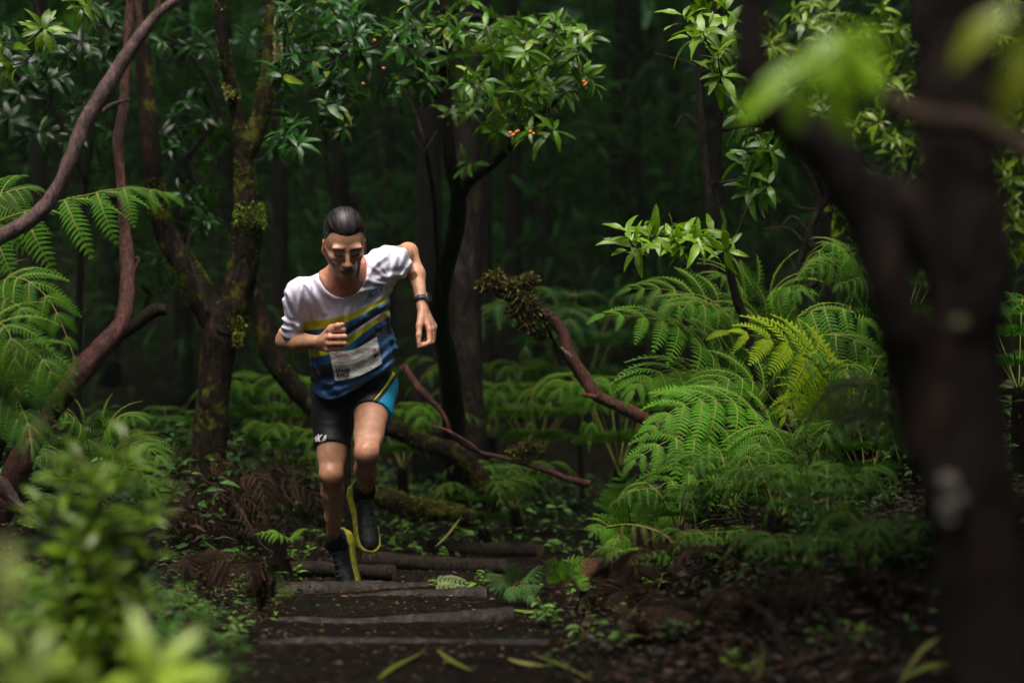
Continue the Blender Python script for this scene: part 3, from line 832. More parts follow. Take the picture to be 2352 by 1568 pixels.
leafy('leafy_thicket', 'yellow-green leafy thicket behind the blurred dark trunk at upper right', 'shrub', P(2050, 1110, 13),
    [([(2050, 1120), (2050, 950), (2050, 800), (2040, 560), (2080, 400), (2120, 250), (2100, 60), (2110, -40)], 13.0, [11, 10, 9, 8, 8, 7, 6, 5]), ([(2060, 500), (1960, 330), (1880, 200), (1850, 60)], 12.8, [6, 6, 5, 4]), ([(2070, 450), (2200, 330), (2330, 260), (2420, 200)], 12.8, [6, 6, 5, 4])],
    [(1850, 70, 110, 90, 11.6, 14, 30), (1850, 230, 90, 70, 11.4, 13.4, 20), (1990, 120, 110, 110, 12, 14, 26), (2030, 320, 100, 90, 12, 14, 20), (2280, 80, 90, 110, 12, 14, 36), (2300, 330, 80, 90, 12, 14, 26), (2310, 520, 70, 80, 12.5, 14, 18), (2120, 420, 60, 90, 12.5, 14, 12), (2130, 200, 60, 160, 12.5, 14, 14), (1960, 500, 60, 70, 12, 13.5, 8)],
    .10, col_yel, 200, 41, 7)

# --- fallen trunk, broken mossy branch, red twig in the middle
tr = thing('fallen_trunk', 'mossy fallen trunk sagging behind the runner from upper left to lower right', 'log', P(1130, 1150, 12.6))
fp, fr = add_limb(tr, 'trunk', [(578, 640), (592, 720), (620, 810), (660, 870), (720, 935), (800, 975), (900, 985), (980, 1020), (1040, 1035), (1080, 1075), (1115, 1130), (1140, 1180)], [12.4] * 8 + [12.2] * 4, [20, 20, 21, 22, 22, 21, 20, 20, 24, 24, 22, 20], m_bark, 30, .16, 11, .8, 140, 1.3)
moss_tufts(tr, fp, fr, 900, MOSSY, .013, 61, (.1, 1), .8, lump=16)
tr = thing('fallen_trunk', 'low mossy log lying on the ground behind the lifted shoe', 'log', P(980, 1185, 11.9))
fp, fr = add_limb(tr, 'trunk', [(850, 1130), (900, 1150), (960, 1172), (1040, 1178), (1090, 1195)], 11.9, [20, 25, 26, 22, 16], m_bark, 18, .14, 11, .7, 50)
moss_tufts(tr, fp, fr, 700, MOSSY, .014, 62, (0, 1), 1.0)
tr = thing('broken_branch', 'red broken branch carrying a shaggy brown moss clump, right of the runner', 'branch', P(1600, 1065, 10.6))
bp, br = add_limb(tr, 'stem', [(1130, 668), (1190, 690), (1250, 718), (1290, 760), (1310, 815), (1340, 862), (1372, 908), (1420, 932), (1470, 956), (1540, 1000), (1600, 1070)], 10.6, [9, 11, 14, 15, 15, 14, 14, 15, 16, 16, 17], m_red, 16, .12, 18, .6, 70)
add_limb(tr, 'side_twig', [(1372, 912), (1355, 908), (1338, 905)], 10.58, [9, 7, 6], m_red, 10)
add_limb(tr, 'side_twig', [(1250, 735), (1275, 790), (1310, 840), (1340, 890)], 10.65, [5, 5, 4, 2], m_bark2, 8)
add_limb(tr, 'side_twig', [(1312, 820), (1295, 805), (1288, 798)], 10.55, [5, 4, 4], m_pale, 8)
SHAG = [(.060, .062, .009), (.085, .075, .010), (.045, .030, .012), (.03, .022, .010)]
def shag(o, lobes, seed, size):
    """ragged moss: strands hanging from uneven lobes along the branch"""
    r = random.Random(seed); Ms, cc = [], []
    for (x, y, d, rad, n, dark) in lobes:
        c = P(x, y, d)
        for _ in range(n):
            a_ = nrm([r.gauss(0, 1.3), r.gauss(0, 1), r.gauss(.1, .9)]); q = r.random() ** .4 * rad * r.uniform(.6, 1.25)
            Ms.append(frame(c + a_ * q, nrm(a_ + np.array([r.gauss(0, .5), r.gauss(0, .5), r.gauss(-.55, .6)])), nrm([r.gauss(0, 1), r.gauss(0, 1), r.gauss(0, 1)]), (lambda L: (L, L * .5, L))(size * r.uniform(.5, 1.8))))
            cc.append(np.array(r.choice(SHAG)) * r.uniform(.6, 1.4) * dark)
    V, Fc, C = scatter_mesh(MOSS_BLADE, Ms, cc)
    part('moss_clump', V, Fc, m_moss, o, smooth=False, attrs={'col': ('FLOAT_COLOR', C)}, kind='stuff')
shag(tr, [(1112, 655, 10.6, .028, 500, 1.2), (1140, 645, 10.6, .045, 1100, 1.2), (1172, 662, 10.6, .045, 1100, 1.1), (1205, 688, 10.6, .050, 1300, 1.0), (1232, 715, 10.6, .045, 900, .9), (1215, 642, 10.6, .028, 450, 1.1), (1215, 745, 10.6, .040, 700, .5), (1240, 765, 10.6, .030, 400, .45), (1180, 715, 10.6, .030, 400, .7), (1262, 730, 10.6, .016, 160, .9)], 71, .024)
tr = thing('red_twig', 'thin reddish twig with a moss tuft crossing low right of the runner', 'twig', P(1350, 1110, 11.0))
add_limb(tr, 'stem', [(925, 838), (960, 890), (1005, 935), (1025, 965), (1040, 1000), (1090, 1035), (1160, 1052), (1250, 1078), (1300, 1098), (1355, 1112)], 11.0, [9, 9, 6, 5, 4.5, 5, 6, 7, 8, 9], m_red, 10, .1, 25)
add_limb(tr, 'side_twig', [(990, 978), (1030, 990), (1080, 1020), (1100, 1036)], 10.98, [3, 4, 5, 4], m_red, 8)
add_limb(tr, 'side_twig', [(1000, 930), (985, 905), (975, 890)], 11.0, [4, 3, 2], m_red, 6)
shag(tr, [(1185, 1035, 11, .028, 350, 1.2), (1215, 1022, 11, .035, 500, 1.2), (1240, 1035, 11, .025, 300, 1.1), (1205, 1050, 11, .025, 250, .8)], 74, .02)

# --- dark tree close to the camera on the right, far out of focus
tr = thing('near_tree', 'dark out-of-focus forked tree close to the camera on the right', 'tree', P(2290, 1800, 3.0))
m_near = bark_mat('near_bark', (.004, .0025, .002), (.010, .006, .004), (.045, .022, .014), lichen=.06, rough=.7, scale=9)
add_limb(tr, 'trunk', [(2310, 2600), (2300, 1900), (2285, 1650), (2262, 1400), (2240, 1180), (2222, 980), (2218, 800), (2228, 650), (2218, 500), (2205, 300), (2196, 120), (2190, -120)], 3.0, [125, 118, 112, 105, 100, 88, 85, 95, 96, 92, 86, 90], m_near, 40, .14, 14, .8, 150, 1.2)
add_limb(tr, 'limb', [(2225, 1260), (2160, 1080), (2110, 900), (2062, 740), (2025, 600), (1985, 470), (1905, 350), (1800, 275), (1735, 180), (1722, 70), (1735, -120)], [3.0] * 3 + [2.98] * 8, [70, 62, 56, 54, 56, 62, 62, 50, 42, 36, 36], m_near, 36, .16, 14, .8, 150, 1.2)
add_limb(tr, 'limb', [(2210, 700), (2130, 560), (2060, 470), (2000, 440)], 3.0, [60, 60, 62, 50], m_near, 18, .1, 22)
add_limb(tr, 'side_branch', [(1990, 195), (2060, 240), (2140, 275), (2240, 285), (2310, 320), (2420, 385)], 2.8, [17, 25, 28, 26, 28, 30], bark_mat('near_branch_bark', (.03, .018, .012), (.075, .048, .032), (.11, .075, .05), rough=.5, scale=14), 16, .06, 25)
m_lich = simple_mat('pale_lichen', (.065, .058, .048), .9, .2, .35, 70, .4)
r = random.Random(3)
for k in range(6): part('lichen_patch', *ball(P(2192 + r.uniform(-22, 18), 1150 + r.uniform(-45, 45), 2.94), r.uniform(.006, .011)), m_lich, tr)
part('lichen_patch', *ball(P(2178, 1110, 2.94), .013), m_lich, tr)
part('lichen_patch', *ball(P(2205, 745, 2.90), .010), simple_mat('green_lichen', (.05, .055, .025), .9, .2, .35, 70, .4), tr)
tr = thing('near_sprig', 'bright out-of-focus leaves hanging before the dark tree at upper right', 'shrub', P(1900, 120, 2.7))
r = random.Random(8)
add_limb(tr, 'stem', [(1960, -60), (1930, 60), (1880, 150), (1830, 220)], 2.7, [6, 6, 5, 4], m_near, 8)
for px, py, a in [(1920, 70, -1.0), (1950, 100, -1.4), (1890, 120, -2.2), (1925, 130, -1.9), (1860, 150, -2.8), (1880, 165, -.4), (1810, 195, -2.6), (1890, 190, -1.1), (1960, 60, -.6), (1930, 90, -2.5), (1960, 120, -1.0), (1850, 180, -1.8)]:
    d_ = nrm([math.cos(a), r.uniform(-.3, .3), math.sin(a)])
    inst('leaf', LEAF_ME[r.randrange(6)], tr, frame(P(px, py, r.uniform(2.6, 2.8)), d_, nrm([r.uniform(-.3, .3), -.7, .8]), (lambda L: (L, L * 1.7, L))(r.uniform(.055, .075))), np.array([.13, .24, .010]) * r.uniform(.8, 1.2))
tr = thing('near_sprig', 'out-of-focus yellow-green leaf at the right edge near the top', 'shrub', P(2350, 60, 2.3))
add_limb(tr, 'stem', [(2420, -40), (2380, 40), (2350, 90)], 2.3, [6, 5, 4], m_near, 8)
for px, py, a in [(2350, 60, -1.6), (2370, 120, -2.0), (2330, 20, -2.5)]:
    inst('leaf', LEAF_ME[1], tr, frame(P(px, py, 2.3), nrm([math.cos(a), .1, math.sin(a)]), nrm([0, -.7, .8]), (.08, .13, .08)), np.array([.13, .16, .015]))
# ------------------------------------------------------------------ ferns
def C3(pts, d):
    ds = d if hasattr(d, '__len__') else np.linspace(d, d, len(pts))
    return [P(x, y, q) for (x, y), q in zip(pts, ds)]
UP = np.array([-.05, -.72, .7])
m_fibre = bark_mat('fern_stem_fibre', (.008, .005, .004), (.024, .014, .009), (.05, .03, .018), rough=.9, scale=16)
def fern_stem(o, base):
    """short fibrous stem that carries the fronds where they spring from above the ground"""
    g = float(ground_z(base[0], base[1], False))
    if base[2] - g > .06:
        top = np.asarray(base, float) + [0, 0, .01]
        part('fibrous_stem', *tube(resample([[base[0] + .03, base[1] + .04, g - .04], [base[0] + .01, base[1] + .02, (g + base[2]) / 2], top], 14), np.linspace(.045, .028, 14) * (1.0 if base[2] - g < .45 else .38), 12, .15, 30, fine=.6), m_fibre, o)
def fern(label, base, fronds, name='fern', group=None):
    o = thing(name, label, 'fern', base, group)
    fern_stem(o, base)
    for i, f_ in enumerate(fronds):
        pts, d, width, col = f_[:4]; kw = f_[4] if len(f_) > 4 else {}
        up = kw.pop('up', UP)
        add_frond(o, C3(pts, d), np.array(up), width, col, seed=int(pts[0][0] + pts[-1][1]) + i, **kw)
    return o
# right of the path: the big fern bank in focus
fern('large fern fanning out left, its frond tip highest left of the bank', P(1710, 960, 10.2), [
    ([(1715, 960), (1650, 840), (1585, 770), (1500, 732), (1375, 722)], [10.1, 9.9, 9.7, 9.55, 9.4], 0.258, G_MID * 1.15, dict(pairs=13, start=.12)),
    ([(1715, 965), (1640, 880), (1570, 850), (1500, 860), (1450, 900)], [10.1, 9.9, 9.75, 9.6, 9.5], 0.240, G_MID, dict(pairs=12)),
    ([(1720, 960), (1690, 860), (1660, 800), (1600, 760)], [10.2, 10.2, 10.1, 10.0], 0.216, G_DEEP * 1.2, dict(pairs=11)),
])
fern('bright yellow-green fern frond arching over the darker ferns', P(1985, 1010, 9.8), [
    ([(1985, 1010), (1925, 905), (1865, 835), (1790, 785), (1662, 760)], [9.1, 8.95, 8.85, 8.75, 8.7], 0.270, G_YEL, dict(pairs=13, start=.1, droop=.25)),
    ([(1980, 1010), (1900, 930), (1850, 905), (1800, 960)], [9.1, 8.95, 8.85, 8.8], 0.156, G_YEL * .9, dict(pairs=7)),
])
fern('mid-green fern spreading low toward the path below the bright frond', P(1850, 1080, 9.5), [
    ([(1850, 1060), (1760, 960), (1660, 920), (1560, 935), (1480, 1000)], [9.6, 9.4, 9.2, 9.1, 9.0], 0.240, G_MID * 1.1, dict(pairs=13)),
    ([(1850, 1070), (1740, 1000), (1640, 990), (1540, 1010), (1450, 1060)], [9.6, 9.35, 9.15, 9.0, 8.9], 0.252, G_MID, dict(pairs=13)),
    ([(1850, 1080), (1760, 1060), (1660, 1060), (1560, 1090), (1470, 1150)], [9.6, 9.3, 9.1, 8.95, 8.85], 0.240, G_MID * .95, dict(pairs=12)),
    ([(1860, 1080), (1800, 1010), (1780, 985), (1750, 1010), (1700, 1080)], [9.6, 9.3, 9.1, 9.0, 8.9], 0.204, G_MID, dict(pairs=11)),
    ([(1870, 1080), (1850, 1020), (1860, 1000), (1850, 1030), (1810, 1120)], [9.6, 9.3, 9.1, 9.0, 8.9], 0.204, G_MID * .7, dict(pairs=11)),
    ([(1850, 1060), (1760, 900), (1680, 870), (1590, 900)], [9.7, 9.6, 9.5, 9.4], 0.228, G_MID, dict(pairs=11)),
])
fern('dark fern behind the bank with upright frond tips beside the sapling', P(1740, 800, 10.9), [
    ([(1740, 820), (1660, 720), (1560, 670), (1440, 662)], [10.9, 10.8, 10.7, 10.6], 0.240, G_MID * .85, dict(pairs=12)),
    ([(1740, 820), (1720, 700), (1690, 650), (1650, 632)], [10.9, 10.8, 10.7, 10.6], 0.228, G_MID * .9, dict(pairs=11)),
    ([(1745, 820), (1760, 700), (1790, 660), (1850, 670)], [10.9, 10.8, 10.7, 10.6], 0.228, G_MID * .85, dict(pairs=11)),
    ([(1740, 820), (1690, 740), (1620, 700), (1530, 705)], [10.9, 10.6, 10.4, 10.2], 0.240, G_MID * .9, dict(pairs=12)),
])
fern('dark green fern at the right of the bank, its side leaves hanging straight down', P(1800, 900, 10.5), [
    ([(1800, 900), (1800, 780), (1850, 720), (1950, 715), (2050, 780)], [10.4, 10.3, 10.2, 10.1, 10.0], 0.252, G_MID * .85, dict(pairs=13, droop=.7)),
    ([(1810, 900), (1840, 800), (1900, 770), (1980, 790), (2050, 860)], [10.4, 10.2, 10.0, 9.9, 9.8], 0.240, G_MID * .85, dict(pairs=12, droop=.6)),
    ([(1800, 900), (1770, 780), (1730, 720), (1660, 715)], [10.4, 10.4, 10.3, 10.2], 0.228, G_MID * .7, dict(pairs=11, droop=.4)),
    ([(1810, 900), (1880, 850), (1950, 850), (2030, 900)], [10.3, 10.0, 9.8, 9.7], 0.216, G_MID * .7, dict(pairs=11, droop=.5)),
])
fern('small lacy light green fern nearest the path below the fern bank', P(1455, 1260, 9.0), [
    ([(1455, 1260), (1446, 1190), (1440, 1140), (1425, 1088)], [9.1, 9.0, 8.95, 8.9], .135, G_MID * 1.35, dict(pairs=16, up=[0, -1, .2], angle=78, droop=.05, start=.02)),
    ([(1455, 1260), (1500, 1200), (1530, 1180), (1560, 1190)], [9.1, 9.0, 8.95, 8.9], .09, G_MID * 1.2, dict(pairs=10, up=[0, -.8, .6])),
    ([(1455, 1260), (1420, 1220), (1390, 1210), (1360, 1225)], [9.1, 9.0, 8.95, 8.9], .09, G_MID * 1.2, dict(pairs=10, up=[0, -.8, .6])),
    ([(1455, 1260), (1430, 1230), (1415, 1240), (1405, 1270)], [9.1, 9.0, 8.9, 8.85], .07, G_MID * 1.2, dict(pairs=9)),
])
fern('pale fern tuft left of the dark blurred trunk above the bank', P(2045, 720, 8.7), [
    ([(2010, 720), (1980, 620), (1930, 570), (1900, 556)], [8.7, 8.6, 8.5, 8.4], .13, G_MID * 1.1, dict(pairs=10)),
    ([(2010, 720), (1960, 640), (1910, 608), (1845, 620)], [8.7, 8.6, 8.5, 8.4], .12, G_MID * 1.1, dict(pairs=10)),
    ([(2015, 720), (2000, 660), (1970, 640), (1920, 660)], [8.7, 8.6, 8.5, 8.4], .11, G_DEEP, dict(pairs=9)),
])
fern('greyish soft-focus fern drooping in front of the bank at right', P(2150, 1010, 6.8), [
    ([(2160, 1000), (2080, 905), (2000, 880), (1930, 900), (1860, 960)], [6.8, 6.7, 6.6, 6.6, 6.6], .15, np.array([.05, .075, .035]), dict(pairs=12, droop=.5)),
    ([(2160, 1010), (2080, 960), (2010, 950), (1950, 990)], [6.8, 6.7, 6.6, 6.5], .13, np.array([.045, .07, .035]), dict(pairs=10, droop=.5)),
    ([(2170, 1010), (2130, 930), (2080, 900), (2030, 930)], [6.8, 6.9, 6.9, 6.9], .13, np.array([.04, .065, .03]), dict(pairs=10, droop=.5)),
])
# left edge
fern('long fern frond with hanging side leaves at the left edge behind the pale branch', P(-90, 620, 8.6), [
    ([(-110, 620), (-30, 525), (80, 480), (200, 448), (300, 432), (392, 445)], [8.6, 8.5, 8.45, 8.4, 8.35, 8.3], .25, G_MID * .95, dict(pairs=12, start=.08, droop=.75, up=[0, -.7, .7])),
    ([(-110, 640), (-60, 520), (0, 450), (70, 430)], [8.7, 8.6, 8.6, 8.6], .22, G_MID * .8, dict(pairs=9, droop=.5, up=[0, -.7, .7])),
])
fern('fern arching down at the left edge under the long frond', P(-60, 800, 8.6), [
    ([(-60, 760), (-10, 660), (50, 640), (120, 700), (175, 830)], [8.5, 8.4, 8.3, 8.25, 8.2], .17, G_MID * .85, dict(pairs=12, droop=.4)),
    ([(-70, 760), (-50, 690), (0, 680), (60, 720), (95, 790)], [8.5, 8.4, 8.3, 8.2, 8.2], .13, G_MID * .8, dict(pairs=10, droop=.4)),
])
fern('large soft fern hanging over the lower left edge above the near foliage', P(-70, 1000, 8.0), [
    ([(-90, 960), (-60, 800), (0, 745), (30, 800), (40, 960)], [8.1, 8.0, 7.9, 7.8, 7.8], .20, G_MID * .8, dict(pairs=11, droop=.5)),
    ([(-80, 990), (-20, 850), (50, 800), (110, 840), (140, 930)], [8.1, 8.0, 7.9, 7.8, 7.8], .18, G_MID * .8, dict(pairs=11, droop=.5)),
    ([(-80, 1000), (-40, 920), (20, 900), (60, 960), (75, 1040)], [8.1, 8.0, 7.9, 7.8, 7.7], .17, G_DEEP, dict(pairs=10, droop=.5)),
    ([(-80, 1000), (0, 880), (80, 850), (160, 870)], [8.3, 8.4, 8.5, 8.6], .17, G_MID * .8, dict(pairs=10, droop=.5)),
])
fern('green fern spreading at the foot of the red stem', P(210, 1110, 9.6), [
    ([(210, 1110), (200, 1010), (170, 960), (120, 945)], [9.6, 9.5, 9.4, 9.3], .16, G_MID * .75, dict(pairs=11)),
    ([(215, 1110), (240, 1000), (270, 960), (320, 955)], [9.6, 9.5, 9.4, 9.3], .16, G_MID * .75, dict(pairs=11, droop=.45)),
    ([(215, 1110), (260, 1040), (320, 1020), (380, 1060)], [9.6, 9.4, 9.3, 9.2], .16, G_MID * .75, dict(pairs=11, droop=.45)),
    ([(215, 1110), (250, 1080), (310, 1075), (360, 1130)], [9.6, 9.4, 9.2, 9.1], .14, G_MID * .9, dict(pairs=10)),
    ([(205, 1110), (160, 1050), (110, 1040), (60, 1070)], [9.6, 9.4, 9.3, 9.2], .14, G_DEEP, dict(pairs=10)),
])
# behind the runner, left and right
def ring_fern(label, px, py, d, R, n, col, seed, w=.2, h=.35, a0=0, a1=6.283):
    r = random.Random(seed); b = P(px, py, d)
    o = thing('fern', label, 'fern', b)
    fern_stem(o, b)
    for i in range(n):
        a = a0 + (a1 - a0) * (i + r.uniform(-.3, .3)) / n; dr = np.array([math.cos(a), math.sin(a), 0]); k = r.uniform(.8, 1.15)
        ctrl = [b, b + dr * R * .35 * k + [0, 0, h * .8], b + dr * R * .7 * k + [0, 0, h * r.uniform(.9, 1.1)], b + dr * R * 1.1 * k + [0, 0, h * r.uniform(.3, .7)]]
        add_frond(o, ctrl, np.array([0, 0, 1.]), w * r.uniform(.85, 1.1), np.array(col) * r.uniform(.8, 1.2), pairs=12, seed=seed * 31 + i, droop=.3, start=.1, stalk=.003)
    return o
ring_fern('soft-focus fern between the mossy tree and the runner', 640, 1090, 13.2, .55, 12, G_MID * .72, 3, .20, .50)
ring_fern('soft-focus fern just behind the runner\'s left-hand leg', 700, 1110, 12.6, .45, 9, G_MID * .65, 4, .17, .30)
ring_fern('dim fern left of the mossy trunk beyond the near foliage', 390, 1120, 13.6, .5, 10, G_DEEP, 5, .18, .42)
ring_fern('blurred fern under the broken red branch', 1230, 1060, 14.8, .65, 12, G_MID * .55, 6, .22, .45)
ring_fern('large blurred blue-green fern hanging behind the broken branch', 1330, 960, 15.6, .9, 12, G_BLUE * .8, 7, .30, .75)
ring_fern('blurred fern between the forked trunk and the broken branch', 1130, 1010, 15.8, .7, 10, G_MID * .5, 8, .22, .5)
ring_fern('small blurred fern behind the lifted knee', 925, 1080, 13.4, .5, 9, G_MID * .6, 9, .17, .35)
ring_fern('small fern in front of the bent end of the fallen trunk', 1110, 1225, 12.2, .34, 8, G_MID * .5, 11, .13, .26)
ring_fern('dim low fern right of the low mossy log', 1180, 1170, 13.2, .4, 8, G_DEEP * .9, 10, .14, .25)
ring_fern('blurred fern rising behind the lacy small fern', 1420, 1080, 12.8, .6, 10, G_MID * .55, 12, .2, .5)
ring_fern('shaded fern at the far right under the thicket', 2340, 900, 9.5, .5, 9, G_DEEP * 1.1, 13, .17, .35)
ring_fern('shaded fern half hidden behind the dark blurred trunk', 2060, 800, 9.6, .5, 9, G_DEEP, 14, .17, .4)
ring_fern('shaded fern at the bottom of the right-hand bank', 1960, 1010, 9.0, .4, 8, G_DEEP, 15, .15, .3)
# small ferns by the path
fern('small blue-green fern lying like a star beside the log steps', P(1180, 1345, 8.5), [
    ([(1182, 1340), (1180, 1325), (1172, 1290)], [8.5, 8.47, 8.45], .045, G_BLUE, dict(pairs=8, stalk=.002, up=[0, -.8, .6])),
    ([(1182, 1340), (1215, 1330), (1245, 1300)], [8.5, 8.45, 8.42], .042, G_BLUE, dict(pairs=8, stalk=.002, up=[0, -.8, .6])),
    ([(1182, 1340), (1210, 1350), (1250, 1352)], [8.5, 8.42, 8.4], .042, G_BLUE, dict(pairs=8, stalk=.002, up=[0, -.8, .6])),
    ([(1182, 1340), (1150, 1330), (1112, 1325)], [8.5, 8.45, 8.42], .042, G_BLUE, dict(pairs=8, stalk=.002, up=[0, -.8, .6])),
    ([(1182, 1340), (1145, 1345), (1120, 1310)], [8.5, 8.5, 8.5], .04, G_BLUE, dict(pairs=8, stalk=.002, up=[0, -.8, .6])),
    ([(1182, 1340), (1178, 1355), (1172, 1378)], [8.5, 8.4, 8.35], .042, G_BLUE, dict(pairs=8, stalk=.002, up=[0, -.8, .6])),
    ([(1182, 1340), (1215, 1365), (1235, 1385)], [8.5, 8.4, 8.35], .038, G_BLUE, dict(pairs=8, stalk=.002, up=[0, -.8, .6])),
])
fern('small light green fern next to the star-shaped one, by the sawn log end', P(1290, 1345, 8.7), [
    ([(1290, 1345), (1310, 1310), (1345, 1285)], [8.7, 8.65, 8.6], .055, G_MID * 1.4, dict(pairs=9, stalk=.002, up=[0, -.9, .4])),
    ([(1290, 1345), (1280, 1315), (1255, 1290)], [8.7, 8.65, 8.6], .05, G_MID * 1.3, dict(pairs=9, stalk=.002, up=[0, -.9, .4])),
    ([(1290, 1345), (1320, 1335), (1352, 1340)], [8.7, 8.6, 8.55], .05, G_MID * 1.2, dict(pairs=9, stalk=.002, up=[0, -.9, .4])),
])
fern('pale small fern frond left of the log steps', P(625, 1365, 8.7), [
    ([(630, 1368), (628, 1335), (622, 1305)], [8.7, 8.68, 8.66], .045, np.array([.13, .20, .07]), dict(pairs=9, stalk=.002, up=[0, -1, .2], angle=70)),
    ([(630, 1368), (600, 1340), (585, 1315)], [8.7, 8.7, 8.7], .035, np.array([.11, .18, .05]), dict(pairs=8, stalk=.002, up=[0, -1, .2])),
    ([(630, 1368), (655, 1362), (680, 1355)], [8.7, 8.65, 8.6], .03, np.array([.10, .17, .04]), dict(pairs=8, stalk=.002, up=[0, -1, .2])),
])
fern('little bright fern frond beside the dead fern heap', P(640, 1235, 10.2), [
    ([(660, 1240), (640, 1226), (590, 1224)], [10.2, 10.1, 10.1], .05, G_MID * 1.3, dict(pairs=8, stalk=.002)),
    ([(660, 1240), (680, 1225), (700, 1215)], [10.2, 10.15, 10.1], .04, G_MID * 1.2, dict(pairs=8, stalk=.002)),
])
fern('pale whitish fern sprig flattened on the third log step', P(1010, 1345, 9.0), [
    ([(985, 1342), (1030, 1330), (1075, 1338)], [9.0, 8.98, 8.95], .04, np.array([.18, .24, .10]), dict(pairs=8, stalk=.002)),
    ([(985, 1342), (1030, 1345), (1095, 1350)], [8.95, 8.92, 8.9], .035, np.array([.16, .22, .09]), dict(pairs=8, stalk=.002)),
])
# dead brown ferns
BRN = np.array([.024, .014, .009])
def dead_heap(label, px, py, d, n, seed, R=.42, h=.22, col=BRN):
    r = random.Random(seed); b = P(px, py, d)
    o = thing('dead_fern', label, 'dead fern', b)
    for i in range(n):
        a = r.uniform(0, 6.283); dr = np.array([math.cos(a), math.sin(a) * .7, 0]); k = r.uniform(.5, 1.1)
        s0 = b + np.array([r.uniform(-.2, .2), r.uniform(-.1, .1), r.uniform(.0, .1)])
        tw_ = nrm([r.gauss(0, .7), r.gauss(-.3, .7), 1])
        ctrl = [s0, s0 + dr * R * .4 * k + [0, 0, h * r.uniform(.3, .9)], s0 + dr * R * .8 * k + [0, 0, h * .3], s0 + dr * R * k + [0, 0, -h * r.uniform(.1, .7)]]
        add_frond(o, ctrl, tw_, .10 * r.uniform(.6, 1.3), col * r.uniform(.5, 1.5), pairs=11, seed=seed * 17 + i, droop=r.uniform(.1, .7), dead=True, stalk=.003)
    return o
dead_heap('heap of dead brown fern at the foot of the mossy tree', 520, 1205, 11.0, 26, 1, .36, .26)
dead_heap('dead brown fern lying below the heap at the left of the path', 460, 1250, 10.6, 12, 2, .30, .14)
dead_heap('collapsed dark brown fern just left of the log steps', 510, 1370, 7.9, 7, 3, .16, .06)
dead_heap('red-brown dead fern drooping under the fern bank', 1665, 1190, 9.1, 12, 4, .20, .12, BRN * np.array([1.2, .9, .8]))
dead_heap('dead fern litter heap on the right-hand slope', 1590, 1335, 8.1, 11, 5, .22, .035)
dead_heap('dark dead fern low on the right-hand slope', 1720, 1370, 7.5, 9, 6, .24, .04)
fern('half-dead brownish green frond arching by the lacy fern', P(1480, 1215, 8.5), [
    ([(1395, 1210), (1450, 1205), (1520, 1225), (1570, 1275)], [8.5, 8.4, 8.35, 8.3], .075, np.array([.07, .065, .02]), dict(pairs=11, droop=.6)),
])

# low growth that closes the right-hand slope down to the path
for i, (px, py, d, R, h_, lab) in enumerate([
    (1560, 1215, 8.7, .26, .16, 'low dark fern between the lacy fern and the dead fronds'), (1680, 1170, 8.6, .28, .2, 'low dark fern under the drooping side of the bank'),
    (1790, 1200, 8.0, .26, .18, 'low shaded fern at the middle of the right slope'), (1900, 1230, 7.6, .28, .2, 'low shaded fern farther right on the slope'),
    (1640, 1290, 7.8, .2, .1, 'little dark fern sprouting on the brown slope'), (1470, 1320, 8.2, .16, .09, 'tiny fern just right of the sawn log'),
    (1830, 1330, 6.9, .2, .12, 'little shaded fern low on the right slope'), (2030, 1330, 6.6, .24, .16, 'shaded fern left of the foot of the near trunk'),
    (1990, 1130, 8.6, .3, .24, 'dark fern filling the slope below the grey fern'), (2110, 1060, 8.8, .3, .26, 'dark fern pressed behind the near trunk')]):
    ring_fern(lab, px, py, d, R, 8, G_DEEP * (1.0 if i % 2 else .8), 60 + i, R * .42, h_)
dead_heap('dead frond fallen across the middle of the right slope', 1780, 1290, 7.6, 8, 8, .22, .07)
dead_heap('dead fronds at the edge of the path right of the steps', 1440, 1380, 7.8, 7, 9, .18, .03)
dead_heap('dark dead fronds in the lower right corner', 1900, 1430, 6.2, 9, 10, .24, .07)
dead_heap('dead fronds along the bottom right of the path', 1580, 1480, 6.6, 8, 11, .22, .03)
# ------------------------------------------------------------------ near foliage, litter and small things on the ground
def sprig(label, base, tops, leaf_len, col, seed, n=26, group=None, spread=.06, d_leaf=(.8, 1.2)):
    """upright stems with leaves all along, each leaf a part"""
    r = random.Random(seed); o = thing('leafy_weed', label, 'plant', base, group)
    for i, t in enumerate(tops):
        pts = resample([np.asarray(base) + np.array([r.uniform(-.05, .05), r.uniform(-.05, .05), 0]), (np.asarray(base) + t) / 2 + np.array([r.uniform(-.04, .04), 0, .03]), np.asarray(t)], 10)
        part('stem', *tube(pts, np.linspace(.004, .0015, 10), 5), M_RIB, o)
        for k in range(n):
            s = min(.2 + .8 * (k + r.uniform(-.5, .5)) / n, .999); q_ = s * 9; p = pts[int(q_)] + (pts[int(q_) + 1] - pts[int(q_)]) * (q_ - int(q_))
            a = 2.4 * k + r.uniform(-.4, .4)
            d_ = nrm([math.cos(a), math.sin(a), r.uniform(.0, .9)])
            inst('leaf', r.choice(LEAF_ME), o, frame(p, d_, nrm([r.uniform(-.3, .3), -.3, 1]), leaf_len * r.uniform(*d_leaf) * (1.1 - .5 * s)), np.array(col) * r.uniform(.6, 1.4))
    return o
YG = np.array([.080, .140, .006]); GG = np.array([.036, .098, .007])
sprig('tall yellow-green weed far out of focus at lower left', P(240, 1700, 4.6), [P(170, 1010, 4.6), P(290, 985, 4.6), P(330, 1060, 4.65), P(130, 1060, 4.6), P(230, 1080, 4.5), P(350, 1150, 4.6), P(90, 1140, 4.6), P(270, 1180, 4.5), P(180, 1200, 4.5)], .10, YG * .95, 1, 44)
